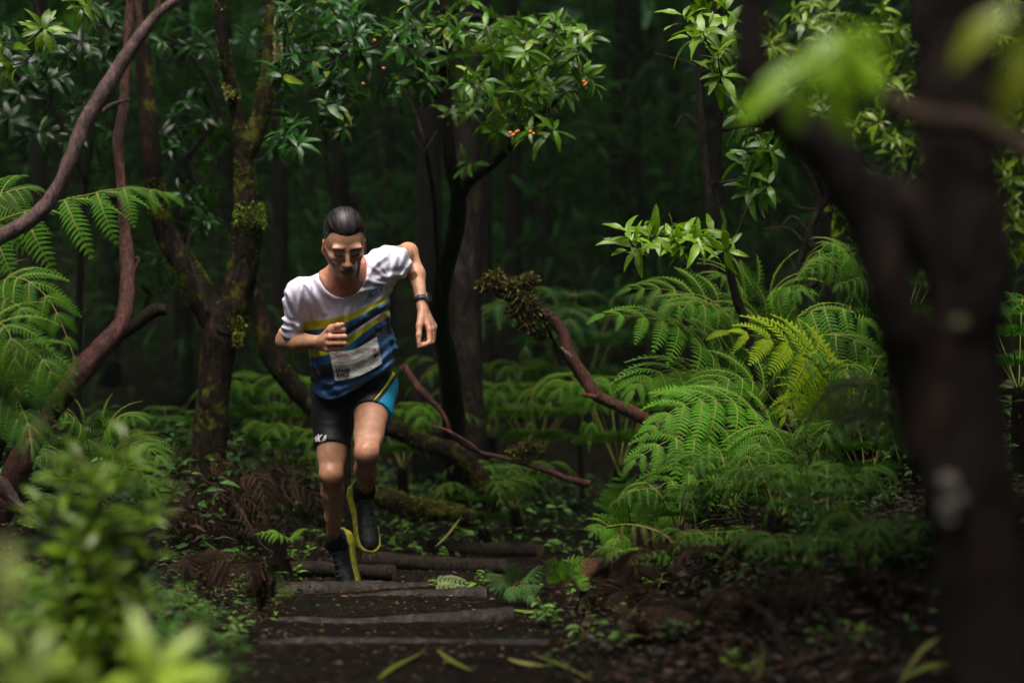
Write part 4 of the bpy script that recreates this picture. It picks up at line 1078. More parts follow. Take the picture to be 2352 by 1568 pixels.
sprig('dense green weed at the left edge, out of focus', P(90, 1800, 4.8), [P(30, 1280, 4.8), P(110, 1310, 4.8), P(190, 1290, 4.8), P(60, 1340, 4.7), P(250, 1320, 4.7), P(150, 1400, 4.6), P(20, 1420, 4.6), P(300, 1400, 4.6)], .085, GG * 1.2, 2, 34)
sprig('low green weed between the near foliage and the path, out of focus', P(420, 1750, 4.9), [P(330, 1330, 4.9), P(410, 1340, 4.9), P(480, 1400, 4.9), P(540, 1450, 4.9), P(380, 1420, 4.8), P(300, 1440, 4.7), P(450, 1480, 4.7)], .065, GG * 1.2, 3, 28)
sprig('yellowish weed in the middle of the blurred lower left foliage', P(230, 1800, 4.4), [P(200, 1230, 4.4), P(270, 1280, 4.4), P(150, 1330, 4.4), P(330, 1330, 4.4), P(240, 1380, 4.3), P(290, 1440, 4.3), P(180, 1440, 4.3)], .075, YG * .8, 5, 34)
sprig('bottom left corner weed with pale broad leaves, out of focus', P(60, 2300, 2.9), [P(20, 1330, 2.9), P(70, 1450, 2.9), P(130, 1480, 2.85), P(190, 1520, 2.85)], .10, np.array([.16, .24, .02]), 4, 12)
o = thing('leaf_rosette', 'rosette of long pale leaves at bottom left, out of focus', 'plant', P(340, 2250, 3.0))
r = random.Random(9)
part('stem', *tube(resample([P(340, 2260, 3.0), P(352, 1900, 3.0), P(350, 1570, 3.0)], 5), [.004] * 5, 6), M_RIB, o)
for (dx, dy, dd_, L) in [(150, -30, -.05, .11), (90, -110, .02, .095), (-30, -130, .0, .10), (-60, -90, -.05, .08), (60, 20, -.12, .09), (-90, 0, -.06, .09)]:
    d_ = P(350 + dx, 1570 + dy, 3.0 + dd_) - P(350, 1570, 3.0)
    inst('leaf', LEAF_ME[r.randrange(6)], o, frame(P(350, 1570, 3.0), d_, nrm([0, -.6, .8]), L), np.array([.22, .32, .03]) * r.uniform(.85, 1.1))
o = thing('leaf_rosette', 'pale upright leaf at the left edge, far out of focus', 'plant', P(10, 2760, 2.2))
part('stem', *tube(resample([P(10, 2770, 2.2), P(20, 1900, 2.2), P(25, 1400, 2.2)], 6), [.003] * 6, 6), M_RIB, o)
inst('leaf', LEAF_ME[2], o, frame(P(25, 1410, 2.2), P(18, 1250, 2.2) - P(25, 1410, 2.2), [0.1, -1, .2], .07), np.array([.28, .34, .10]))
inst('leaf', LEAF_ME[3], o, frame(P(20, 1600, 2.2), P(110, 1500, 2.2) - P(20, 1600, 2.2), [0.1, -1, .2], .06), np.array([.18, .26, .05]))
# green cover on the right-hand slope, out of focus
sprig('trailing green weed on the right-hand slope under the grey fern', P(1880, 1330, 7.3), [P(1760, 1090, 7.3), P(1850, 1060, 7.3), P(1920, 1090, 7.2), P(1980, 1120, 7.2), P(2060, 1110, 7.2), P(1800, 1150, 7.1), P(1900, 1170, 7.1)], .045, GG * .9, 11, 30)
sprig('shaded green weed left of the foot of the dark near trunk', P(2080, 1400, 6.6), [P(2000, 1180, 6.6), P(2080, 1160, 6.6), P(2140, 1200, 6.5), P(2030, 1240, 6.5)], .045, GG * .6, 12, 26)
sprig('pale green herb on the litter below the trailing weed', P(1820, 1290, 7.8), [P(1790, 1180, 7.8), P(1830, 1190, 7.8), P(1850, 1230, 7.7)], .035, YG * .9, 13, 14)
sprig('yellowish seedling on the right slope beside a bent grass stem', P(1790, 1360, 7.4), [P(1780, 1320, 7.4), P(1810, 1325, 7.4)], .04, YG, 14, 8)
sprig('yellow-green seedling at the bottom right among brown twigs', P(1960, 1500, 5.9), [P(1940, 1440, 5.9), P(1985, 1445, 5.9)], .035, YG, 15, 8)
sprig('green seedling at the bottom edge right of the path', P(1700, 1590, 5.9), [P(1680, 1500, 5.9), P(1730, 1510, 5.9), P(1760, 1540, 5.8)], .05, YG * .9, 16, 9)

seed_lab = 'small green seedling sprouting from the litter by the path'
r = random.Random(77)
spots = [(650, 1215, 10.6), (675, 1238, 10.4), (690, 1205, 11), (545, 1255, 10.5), (600, 1260, 10.3), (520, 1290, 9.6), (630, 1300, 9.4), (570, 1330, 9), (450, 1300, 9), (480, 1400, 7.6), (560, 1420, 7.4), (520, 1440, 7.2), (610, 1395, 7.9),
         (900, 1190, 12.4), (945, 1170, 12.5), (1010, 1190, 12.3), (1060, 1160, 12.8), (1140, 1160, 12.6), (1240, 1200, 12), (1290, 1180, 12), (1330, 1225, 11), (960, 1250, 11.2), (1030, 1215, 11.6), (1000, 1300, 10), (1090, 1330, 9), (1150, 1290, 9.6),
         (1300, 1360, 8.3), (1340, 1380, 8), (1290, 1400, 7.8), (1380, 1330, 8.4), (1260, 1410, 7.6), (1420, 1400, 7.6), (1500, 1360, 7.8), (1340, 1440, 7.2), (1440, 1500, 6.6), (1560, 1480, 6.6), (870, 1160, 12.4), (1100, 1130, 13), (580, 1180, 12), (615, 1165, 12.2)]
for i, (px, py, d) in enumerate(spots):
    b = P(px, py, d); b[2] = float(ground_z(b[0], b[1])) - .005
    o = thing('seedling', 'small green seedling in the litter ' + ('left of the log steps' if px < 700 and d < 11.9 else 'behind the runner, out of focus' if d > 11.1 else 'on the right-hand edge of the path'), 'plant', b, 'seedlings in the litter')
    for j in range(r.randint(2, 4)):
        t = b + np.array([r.uniform(-.05, .05), r.uniform(-.05, .03), r.uniform(.03, .09)])
        part('stem', *tube(resample([b, (b + t) / 2 + np.array([.005, 0, .01]), t], 5), [.0016] * 5, 4), M_RIB, o)
        for k in range(r.randint(3, 6)):
            a = r.uniform(0, 6.283)
            inst('leaf', r.choice(LEAF_ME), o, frame(t - np.array([0, 0, .012 * k]), nrm([math.cos(a), math.sin(a), r.uniform(-.1, .5)]), nrm([0, -.4, 1]), (lambda L: (L, L * 1.6, L))(r.uniform(.025, .05))), np.array([.075, .155, .02]) * r.uniform(.6, 1.4))

# grass strips lying on the near path
def blade(label, pts, d, w, col, lift=.006):
    c = resample([P(x, y, q) for (x, y), q in zip(pts, d if hasattr(d, '__len__') else [d] * len(pts))], 10)
    wd_ = w * np.sin(np.linspace(.25, 3.0, 10))
    side = nrm(cross3(c[-1] - c[0], [0, -.6, .8]))
    V = np.vstack([c + side * wd_[:, None], c - side * wd_[:, None], c + np.array([0, -.25, .35]) * w * .8])
    Fc = [[i, i + 1, 20 + i + 1, 20 + i] for i in range(9)] + [[20 + i, 20 + i + 1, 10 + i + 1, 10 + i] for i in range(9)]
    o = single('grass_blade', label, 'grass', V, Fc, M_FERN, c[0], 'fallen grass blades')
    o.color = (*col, 1)
LG, YB = (.11, .14, .02), (.20, .19, .06)
def gd(px, py):
    """distance at which the view ray meets the ground"""
    for d in np.linspace(4.5, 14, 400):
        p = P(px, py, d)
        if p[2] <= float(ground_z(p[0], p[1], False)) + .012: return d
    return 14
def blade_g(label, pts, w, col, up=0.0): blade(label, pts, [gd(*p) - up for p in pts], w, col)
blade_g('blurred green grass blade lying on the path at the bottom centre', [(868, 1560), (905, 1530), (975, 1495)], .008, LG)
blade_g('blurred grass blade right of the one at bottom centre', [(1005, 1490), (1035, 1515), (1085, 1540)], .009, LG)
blade_g('short pale straw at the bottom of the path', [(1168, 1512), (1205, 1522), (1250, 1528)], .010, YB)
blade_g('long dim straw at the bottom of the path right of the pale one', [(1235, 1505), (1300, 1530), (1360, 1560)], .007, LG)
blade_g('bright green grass blade lying at the end of the second log', [(1170, 1398), (1215, 1404), (1262, 1402)], .007, (.15, .22, .02))
blade_g('straw blade slanting across the litter right of the path', [(1430, 1440), (1448, 1412), (1466, 1388)], .006, YB)
blade('green blade standing on the slope at lower right', [(1735, 1495), (1722, 1440), (1680, 1400)], [6.6, 6.55, 6.55], .008, (.15, .2, .02))
blade('upright straw at the bottom edge right of centre', [(1735, 1600), (1745, 1540), (1755, 1480)], [5.7, 5.68, 5.65], .008, YB)
blade('long pale grass blade at bottom right pointing up', [(2060, 1580), (2110, 1500), (2160, 1460)], [5.2, 5.15, 5.1], .009, YB)
blade('green grass blade crossing the pale one at bottom right', [(2070, 1560), (2130, 1530), (2195, 1520)], [5.2, 5.2, 5.2], .008, LG)
blade('thin straw stem rising left of the farthest log step', [(1000, 1255), (1030, 1225), (1060, 1185)], [11.0, 11.0, 11.0], .006, YB)
# brown twigs at lower right
for lab, pts, d, rp in [('forked brown twig in the lower right corner, out of focus', [(1840, 1600), (1815, 1520), (1790, 1470), (1770, 1420), (1720, 1380)], 5.4, [9, 10, 11, 8, 5]),
                   ('brown twig leaning right at the lower right, out of focus', [(1975, 1600), (1950, 1520), (1925, 1450), (1900, 1390)], 5.5, [9, 9, 8, 6]),
                   ('brown twig slanting up right across the lower right corner', [(1830, 1520), (1900, 1500), (1980, 1470), (2040, 1450)], 5.6, [8, 8, 7, 5]),
                   ('grey bent stem in the dark at lower right', [(1830, 1450), (1860, 1390), (1880, 1320), (1890, 1280)], 6.0, [4, 4, 3, 2]),
                   ('thin reddish stem standing on the right slope', [(1990, 1420), (1985, 1340), (1980, 1250)], 6.4, [5, 5, 4]),
                   ('thin brown stick lying across the litter right of the path', [(1480, 1350), (1560, 1335), (1640, 1330)], 8.0, [4, 4, 3]),
                   ('pale bent stick on the dead fern heap left of the path', [(585, 1215), (600, 1250), (640, 1275), (675, 1282)], 10.2, [3, 3.5, 3, 2]),
                   ('thin red-brown stalk rising through the fern bank', [(1705, 1090), (1730, 1010), (1760, 930)], 9.3, [3, 3, 2]),
                   ('dark short stalk among the lacy fern', [(1630, 1190), (1615, 1130), (1605, 1075)], 8.9, [4, 4, 3])]:
    tr = thing('dead_twig', lab, 'twig', P(*pts[0], d))
    add_limb(tr, 'stem', pts, d, rp, m_red if 'red' in lab else m_bare, 8, .08, 30)
# sawn log end beside the small light fern
o = thing('sawn_log', 'short sawn log showing its round end right of the small ferns', 'log', P(1370, 1300, 8.9))
V, Fc = tube(resample([P(1352, 1303, 8.75), P(1400, 1300, 9.1)], 6), [.036] * 6, 16, .04, 20)
part('log', V, Fc, m_log, o)
ring = V[:16]; part('cut_end', np.vstack([ring + np.array([-.002, -.004, 0]), ring.mean(0) + np.array([-.002, -.004, 0])]), [[j, (j + 1) % 16, 16] for j in range(16)], simple_mat('sawn_end', (.10, .040, .018), .6, .3, .4, 90, .4), o)
# white splintered wood at the left edge
tr = thing('broken_stump', 'splintered pale broken wood at the left edge by the red stem', 'stump', P(20, 1180, 8.6))
add_limb(tr, 'stem', [(-30, 1080), (10, 1120), (40, 1160), (70, 1200)], 8.6, [14, 16, 14, 8], m_pale, 12, .2, 30)
for k in range(7): add_limb(tr, 'splinter', [(20 + 5 * k, 1140 + 4 * k), (40 + 8 * k, 1160 + 5 * k), (62 + 9 * k, 1172 + 8 * k)], 8.55, [5, 3, 1], m_pale, 5)

# litter: bits of dead leaf and frond nobody could count
def litter(name, label, n, area, sizes, cols, seed, lift=.004, flat=.4):
    r = random.Random(seed); Ms, cc = [], []
    pts = []
    while len(pts) < n:
        x, y = area(r)
        pts.append((x, y))
    pts = np.array(pts); zs = ground_z(pts[:, 0], pts[:, 1])
    for (x, y), z in zip(pts, zs):
        a = r.uniform(0, 6.283)
        Ms.append(frame((x, y, z + r.uniform(0, lift)), nrm([math.cos(a), math.sin(a), r.uniform(-.2, .4)]), nrm([r.gauss(0, flat), r.gauss(0, flat), 1]), (lambda L: (L, L * r.uniform(.4, 1.2), L))(r.uniform(*sizes))))
        cc.append(np.array(r.choice(cols)) * r.uniform(.5, 1.5))
    V, Fc, C = scatter_mesh(LEAVES_LO, Ms, cc)
    o = part(name, V, Fc, M_LITTER, None, smooth=False, attrs={'col': ('FLOAT_COLOR', C)}, kind='stuff')
    o['label'] = label; o['category'] = 'litter'
M_LITTER = leaf_mat('litter', 'attr', .45, .05, .12, .4, 60)
BR = [(.034, .017, .010), (.052, .026, .015), (.020, .012, .008), (.085, .046, .025), (.045, .034, .027)]
litter('leaf_litter', 'fine brown litter trodden into the path', 5000, lambda r: (r.uniform(-1.0, .5), r.uniform(5.3, 12.5)), (.008, .030), BR, 1, .004)
litter('leaf_litter', 'thick brown litter on the slope right of the path', 12000, lambda r: (r.triangular(.1, 2.0, .5), r.uniform(5.3, 10)), (.010, .042), [tuple(np.array(c) * .7) for c in BR], 2, .04, .9)
litter('leaf_litter', 'brown litter on the slope left of the path', 6000, lambda r: (r.triangular(-2.4, -.7, -1.0), r.uniform(6, 12.5)), (.012, .04), [tuple(np.array(c) * .7) for c in BR] + [(.04, .06, .012)], 3, .04, .9)
litter('ground_herbs', 'low green herbs in the dark behind the runner', 4500, lambda r: (r.uniform(-2.2, 2.0), r.uniform(11.8, 18)), (.03, .08), [(.035, .085, .015), (.06, .12, .018), (.02, .05, .012)], 4, .14, .7)
rc = random.Random(12)
HERB = [(rc.triangular(.4, 2.2, .9), rc.uniform(5.8, 9.6), rc.uniform(.03, .12)) for _ in range(70)] + [(rc.gauss(-1.1, .15), rc.uniform(6.2, 10.5), rc.uniform(.03, .09)) for _ in range(26)]
def herb_spot(r):
    x, y, w = r.choice(HERB); return r.gauss(x, w), r.gauss(y, w)
litter('ground_herbs', 'patches of small green herbs over the slopes beside the path', 3600, herb_spot, (.012, .045), [(.022, .066, .008), (.036, .085, .010), (.012, .036, .006)], 8, .11, .8)
litter('ground_herbs', 'dark undergrowth behind the fern bank at right', 6500, lambda r: (r.uniform(.7, 4.0), r.uniform(9.2, 14)), (.04, .11), [(.018, .050, .008), (.03, .075, .010), (.03, .02, .012)], 6, .42, .8)
litter('ground_herbs', 'dark undergrowth behind the foliage at left', 5000, lambda r: (r.uniform(-4.0, -1.2), r.uniform(9.5, 15)), (.04, .11), [(.018, .050, .008), (.03, .075, .010), (.03, .02, .012)], 7, .40, .8)
litter('ground_herbs', 'low green herbs along the edges of the path', 500, lambda r: (r.choice((r.gauss(.25, .15), r.gauss(-1.0, .15))), r.uniform(6, 11)), (.012, .035), [(.06, .12, .018), (.04, .09, .015)], 5, .03, .7)
# ------------------------------------------------------------------ the runner
class Field:
    def __init__(s, lo, hi, h):
        s.lo = np.asarray(lo, float); s.h = h
        s.n = np.ceil((np.asarray(hi) - s.lo) / h).astype(int) + 1
        s.V = np.full(s.n, 1.0, np.float32)
        s.ax = [(s.lo[i] + np.arange(s.n[i]) * h).astype(np.float32) for i in range(3)]
    def box(s, lo, hi):
        a = np.clip(np.floor((np.asarray(lo) - s.lo) / s.h).astype(int), 0, s.n)
        b = np.clip(np.ceil((np.asarray(hi) - s.lo) / s.h).astype(int) + 1, 0, s.n)
        sl = tuple(slice(a[i], b[i]) for i in range(3))
        X = s.ax[0][sl[0]][:, None, None]; Y = s.ax[1][sl[1]][None, :, None]; Z = s.ax[2][sl[2]][None, None, :]
        return sl, X, Y, Z
    def op(s, prim, k=.02, sub=False, grow=0.0):
        fn, lo, hi = prim
        mg = k + .012 + grow
        sl, X, Y, Z = s.box(lo - mg, hi + mg)
        if min(s.V[sl].shape) == 0: return
        d = fn(X, Y, Z) - grow
        a = s.V[sl]
        if sub:
            h = np.clip(.5 - .5 * (a + d) / k, 0, 1)
            s.V[sl] = a * (1 - h) - d * h + k * h * (1 - h)
        else:
            h = np.clip(.5 + .5 * (d - a) / k, 0, 1)
            s.V[sl] = d * (1 - h) + a * h - k * h * (1 - h)
    def mesh(s):
        V = s.V; h = s.h
        ins = V < 0
        nx, ny, nz = V.shape
        cnt = np.zeros((nx - 1, ny - 1, nz - 1), np.uint8)
        for i in (0, 1):
            for j in (0, 1):
                for k in (0, 1):
                    cnt += ins[i:nx - 1 + i, j:ny - 1 + j, k:nz - 1 + k]
        cells = np.argwhere((cnt > 0) & (cnt < 8))
        ids = np.full(cnt.shape, -1, np.int32)
        ids[cells[:, 0], cells[:, 1], cells[:, 2]] = np.arange(len(cells))
        acc = np.zeros((len(cells), 3)); num = np.zeros(len(cells))
        cor = [(i, j, k) for i in (0, 1) for j in (0, 1) for k in (0, 1)]
        val = {c: V[cells[:, 0] + c[0], cells[:, 1] + c[1], cells[:, 2] + c[2]].astype(float) for c in cor}
        for a in cor:
            for ax in range(3):
                if a[ax]: continue
                b = list(a); b[ax] = 1; b = tuple(b)
                va, vb = val[a], val[b]
                x = (va < 0) != (vb < 0)
                t = va / (va - vb + 1e-20)
                pt = np.tile(np.array(a, float), (len(cells), 1)); pt[:, ax] = t
                acc[x] += pt[x]; num[x] += 1
        verts = s.lo + (cells + acc / num[:, None]) * h
        quads = []
        for ax in range(3):
            sl0 = [slice(1, -1)] * 3; sl1 = [slice(1, -1)] * 3
            sl0[ax] = slice(0, -1); sl1[ax] = slice(1, None)
            e0 = ins[tuple(sl0)]; e1 = ins[tuple(sl1)]
            for flip, m in ((False, e0 & ~e1), (True, ~e0 & e1)):
                q = np.argwhere(m)
                off = np.ones(3, int); off[ax] = 0
                q = q + off
                o1, o2 = [(1, 2), (2, 0), (0, 1)][ax]
                def cid(d1, d2):
                    c = q.copy(); c[:, o1] -= d1; c[:, o2] -= d2
                    return ids[c[:, 0], c[:, 1], c[:, 2]]
                Q = np.stack([cid(1, 1), cid(0, 1), cid(0, 0), cid(1, 0)], 1)
                quads.append(Q[:, ::-1] if flip else Q)
        return verts, np.vstack(quads)

def nrm_rows(a):
    return a / (np.linalg.norm(a, axis=1)[:, None] + 1e-12)

def relax(verts, quads, it=2, lam=.5):
    e = np.vstack([quads[:, [0, 1]], quads[:, [1, 2]], quads[:, [2, 3]], quads[:, [3, 0]]])
    e = np.vstack([e, e[:, ::-1]])
    deg = np.bincount(e[:, 0], minlength=len(verts))[:, None]
    for _ in range(it):
        s = np.stack([np.bincount(e[:, 0], weights=verts[e[:, 1], k], minlength=len(verts)) for k in range(3)], 1)
        verts = verts + lam * (s / np.maximum(deg, 1) - verts)
    return verts

def cone(a, b, ra, rb):
    a = np.asarray(a, float); b = np.asarray(b, float); ab = b - a; L = max(np.dot(ab, ab), 1e-9)
    def fn(X, Y, Z):
        x, y, z = X - a[0], Y - a[1], Z - a[2]
        t = np.clip((x * ab[0] + y * ab[1] + z * ab[2]) / L, 0, 1)
        return np.sqrt((x - t * ab[0]) ** 2 + (y - t * ab[1]) ** 2 + (z - t * ab[2]) ** 2) - (ra + (rb - ra) * t)
    r = max(ra, rb)
    return fn, np.minimum(a, b) - r, np.maximum(a, b) + r

def ell(c, ax, r):
    c = np.asarray(c, float); A = np.asarray(ax, float); r = np.asarray(r, float)
    def fn(X, Y, Z):
        x, y, z = X - c[0], Y - c[1], Z - c[2]
        q = [(x * A[i, 0] + y * A[i, 1] + z * A[i, 2]) for i in range(3)]
        k0 = np.sqrt(sum((q[i] / r[i]) ** 2 for i in range(3)))
        k1 = np.sqrt(sum((q[i] / r[i] ** 2) ** 2 for i in range(3))) + 1e-6
        return k0 * (k0 - 1) / k1
    R = r.max()
    return fn, c - R, c + R

def ecap(a, b, wa, wb, lat):
    """tapered capsule with an elliptical section: wa, wb = (half width along lat, half depth)"""
    a = np.asarray(a, float); b = np.asarray(b, float); ab = b - a; ln = np.linalg.norm(ab); t_ = ab / ln
    l = nrm(np.asarray(lat) - t_ * np.dot(lat, t_)); f = cross3(t_, l)
    def fn(X, Y, Z):
        x, y, z = X - a[0], Y - a[1], Z - a[2]
        s = x * t_[0] + y * t_[1] + z * t_[2]
        t = np.clip(s / ln, 0, 1)
        over = s - t * ln
        w = wa[0] + (wb[0] - wa[0]) * t; d = wa[1] + (wb[1] - wa[1]) * t
        xl = x * l[0] + y * l[1] + z * l[2]; xf = x * f[0] + y * f[1] + z * f[2]
        m = np.minimum(w, d)
        return (np.sqrt((xl / w) ** 2 + (xf / d) ** 2 + (over / m) ** 2) - 1) * m
    R = max(*wa, *wb)
    return fn, np.minimum(a, b) - R, np.maximum(a, b) + R

def chain(F_, pts, rad, k=.02, sub=False, grow=0.0):
    for i in range(len(pts) - 1):
        F_.op(cone(pts[i], pts[i + 1], rad[i], rad[i + 1]), k, sub, grow)

# --- joints, read from the photograph
J = dict(
    pelvis=P(812, 885, 9.52), waist=P(806, 800, 9.44), chest=P(798, 700, 9.35), neck=P(790, 622, 9.24),
    shR=P(692, 672, 9.26), shL=P(892, 605, 9.36),
    elR=P(655, 782, 9.38), wrR=P(735, 785, 9.20),
    elL=P(937, 580, 9.58), faL=P(957, 630, 9.53), wrL=P(967, 690, 9.46),
    hipR=P(768, 895, 9.56), knR=P(761, 1090, 9.40), anR=P(767, 1248, 9.66),
    hipL=P(860, 890, 9.54), knL=P(842, 1040, 9.22), anL=P(841, 1128, 9.58),
    head=P(791, 557, 9.11))
ROOT = P(790, 1376, 9.58); ROOT[2] = 0.0
runner = thing('person', 'runner in white, yellow and blue shirt and black shorts climbing the log steps', 'person', ROOT)

spine = nrm(J['neck'] - J['pelvis']); lat = nrm(J['shL'] - J['shR']); lat = nrm(lat - spine * np.dot(lat, spine))
fwd = cross3(lat, spine); fwd = fwd if fwd[1] < 0 else -fwd
TA = np.array([lat, fwd, spine])
plat = np.array([.98, .05, -.03])

# head frame: r to the right of the picture, f out of the face, u up
def rot(ax, a):
    return np.array(Matrix.Rotation(a, 3, ax))
HR = rot('Z', math.radians(12)) @ rot('X', math.radians(28)) @ rot('Y', math.radians(-2.5))
hr, hf, hu = HR @ np.array([1, 0, 0]), HR @ np.array([0, -1, 0]), HR @ np.array([0, 0, 1])
HA = np.array([hr, hf, hu]); HC = J['head']
def hp(r, f, u): return HC + hr * r + hf * f + hu * u

h = .0036
allp = np.array(list(J.values()))
B = Field(np.array([allp[:, 0].min() - .09, 8.9, -.02]), np.array([allp[:, 0].max() + .1, 9.95, 1.62]), h)

# torso
B.op(ecap(J['pelvis'], J['waist'], (.142, .098), (.122, .088), plat), .03)
B.op(ecap(J['waist'], J['chest'], (.122, .088), (.145, .105), lat), .03)
B.op(ecap(J['chest'], J['neck'] - spine * .05, (.145, .105), (.11, .07), lat), .04)
B.op(ell(J['chest'] + lat * .07 + fwd * .05 + spine * .03, TA, (.075, .05, .055)), .03)
B.op(ell(J['chest'] - lat * .07 + fwd * .05 + spine * .03, TA, (.075, .05, .055)), .03)
for s in ('R', 'L'):                                   # shoulder girdle, collar bones
    B.op(cone(J['neck'] - spine * .03, J['sh' + s] + spine * .005, .048, .048), .04)
    B.op(cone(J['neck'] + fwd * .062 - spine * .035, J['sh' + s] + fwd * .03 + spine * .03, .012, .011), .016)
    B.op(cone(J['chest'], J['sh' + s], .085, .05), .05)
# neck
B.op(ecap(hp(0, -.018, -.065), J['neck'] - spine * .02, (.047, .052), (.056, .056), lat), .035)
for s in (-1, 1):
    B.op(cone(hp(.058 * s, -.01, -.05), J['neck'] + fwd * .062 - spine * .04 + lat * .018 * s, .013, .011), .018)
B.op(cone(hp(0, .038, -.10), J['neck'] + fwd * .058 - spine * .03, .018, .015), .03)
# arms
chain(B, [J['shR'], (J['shR'] + J['elR']) / 2, J['elR']], [.050, .040, .034], .03)
chain(B, [J['elR'], J['elR'] * .65 + J['wrR'] * .35 + np.array([0, 0, -.004]), J['wrR']], [.034, .035, .0235], .02)
chain(B, [J['shL'], (J['shL'] + J['elL']) / 2, J['elL']], [.052, .043, .037], .03)
chain(B, [J['elL'], J['faL'], J['wrL']], [.037, .032, .0225], .02)
# legs
def leg(s, hip, kn, an):
    q = kn - hip; qd = nrm(q); sh = an - kn; sd_ = nrm(sh)
    front = nrm(-sd_ * .5 + qd * .5) if s == 'L' else np.array([0, -1., 0.05])
    front = nrm(front - qd * np.dot(front, qd))
    chain(B, [hip, hip + q * .35 + front * .008, hip + q * .75, kn], [.086, .068, .052, .043], .03)
    B.op(ell(hip + q * .45 + front * .018, np.array([cross3(qd, front), front, qd]), (.055, .052, .15)), .03)
    B.op(ell(kn + front * .012 + qd * .004, np.array([cross3(qd, front), front, qd]), (.029, .034, .032)), .022)
    cb = -front
    cb = nrm(cb - sd_ * np.dot(cb, sd_))
    chain(B, [kn + cb * .004, kn + sh * .3 + cb * .014, kn + sh * .62 + cb * .008, an], [.040, .038, .031, .0265], .02)
    for t in (-1, 1):
        sx = cross3(sd_, cb) * t
        B.op(ell(kn + sh * .30 + cb * .024 + sx * .017, np.array([sx, cb, sd_]), (.026, .029, .09)), .02)
        B.op(cone(kn + qd * -.06 + cross3(qd, front) * .03 * t + front * .02, kn + cross3(qd, front) * .026 * t + front * .01, .016, .012), .02)
    B.op(cone(kn + sh * .08 - cb * .034, kn + sh * .8 - cb * .016, .011, .012), .02)   # shin bone
    for t in (-1, 1): B.op(ell(an + plat * .024 * t, np.eye(3), (.009, .012, .012)), .012)
leg('R', J['hipR'], J['knR'], J['anR'])
leg('L', J['hipL'], J['knL'], J['anL'])

# head and face
def he(r, f, u, R, k=.012, sub=False, ax=None):
    B.op(ell(hp(r, f, u), HA if ax is None else ax, R), k, sub)
he(0, -.008, .038, (.0745, .096, .082), .02)
he(0, .022, -.005, (.064, .07, .075), .03)
he(0, .030, -.045, (.053, .056, .062), .025)
he(0, .046, -.082, (.036, .038, .030), .02)
he(0, .076, -.104, (.017, .014, .014), .014)
for s in (-1, 1):
    B.op(cone(hp(.054 * s, .0, -.055), hp(.018 * s, .07, -.104), .014, .012), .02)       # jaw line
    he(.047 * s, .060, -.030, (.018, .020, .013), .016)                                   # cheek bone
    B.op(cone(hp(.046 * s, .062, -.03), hp(.062 * s, .01, -.018), .011, .010), .014)
    he(.058 * s, .062, -.066, (.016, .03, .024), .022, True)                              # hollow cheek
    he(.030 * s, .084, .020, (.028, .015, .0105), .012)                                   # brow
    he(.030 * s, .106, -.003, (.018, .0155, .0115), .013, True)                            # socket
    he(.031 * s, .078, -.005, (.0145, .0145, .0125), .005)                                # closed lid
    he(.0115 * s, .099, -.047, (.0085, .011, .0075), .006)                                # nostril
    he(.0065 * s, .108, -.054, (.0035, .006, .003), .003, True)
    e = np.array([nrm(hr * s + hf * -.35), nrm(hf + hr * s * .35), hu])                   # ear
    he(.0775 * s, -.008, -.018, (.008, .019, .031), .008, False, e)
    he(.086 * s, -.002, -.014, (.007, .011, .019), .005, True, e)
    he(.074 * s, .004, -.042, (.007, .009, .010), .006)
B.op(cone(hp(0, .090, .006), hp(0, .113, -.040), .0085, .0095), .012)                     # nose
he(0, .114, -.043, (.0105, .0095, .009), .008)
he(0, .088, -.066, (.026, .016, .016), .014)
he(0, .0985, -.0665, (.020, .008, .0052), .005)                                           # lips
he(0, .0950, -.0775, (.018, .008, .0060), .005)
he(0, .108, -.0720, (.020, .010, .0016), .003, True)
he(0, .092, -.0885, (.016, .010, .005), .010, True)

# hands
def hand(F_, wrist, kn, pip, dip, tip, thumb, r=.0101, palm=None):
    for i in range(4):
        rr = r * (1.0, 1.02, .97, .86)[i]
        F_.op(cone(wrist + (kn[i] - kn[1]) * .45, kn[i], .0125, .0112), .012)
        F_.op(cone(kn[i], pip[i], rr * 1.08, rr), .006)
        F_.op(cone(pip[i], dip[i], rr, rr * .9), .004)
        F_.op(cone(dip[i], tip[i], rr * .9, rr * .78), .004)
    chain(F_, thumb, [.0165, .0125, .0105, .0085][:len(thumb)], .009)
    if palm is not None: F_.op(palm, .012)
k_ = [P(758, 758, 9.095), P(757, 774, 9.085), P(756, 789, 9.09), P(754, 802, 9.105)]
pp = [P(789, 757, 9.075), P(792, 773, 9.062), P(792, 788, 9.066), P(787, 800, 9.085)]
dd = [P(783, 759, 9.108), P(786, 775, 9.098), P(786, 789, 9.102), P(781, 800, 9.112)]
tt = [P(765, 760, 9.125), P(767, 775, 9.122), P(767, 789, 9.124), P(765, 800, 9.128)]
# tendons and veins on the forearms
for a_, b_, off in (('elR', 'wrR', (0, -.030, .010)), ('elR', 'wrR', (0, -.020, .024)), ('elR', 'wrR', (.0, -.031, -.006))):
    A0, B0 = J[a_] * .75 + J[b_] * .25, J[a_] * .08 + J[b_] * .92; o_ = np.array(off)
    chain(B, [A0 + o_ * 1.08, (A0 + B0) / 2 + o_ * .98 + [0, 0, .004], B0 + o_ * .78], [.0042, .004, .0036], .006)
for off in ((-.004, -.028, 0), (.012, -.024, 0)):
    o_ = np.array(off); chain(B, [J['faL'] * .4 + J['elL'] * .6 + o_ * 1.15, J['faL'] + o_ * 1.06, J['wrL'] * .85 + J['faL'] * .15 + o_ * .80], [.0042, .004, .0034], .006)
hand(B, J['wrR'], k_, pp, dd, tt, [P(745, 774, 9.15), P(761, 753, 9.10), P(776, 748, 9.075), P(787, 745, 9.07)],
     palm=cone(P(742, 784, 9.17), P(757, 781, 9.12), .025, .026))
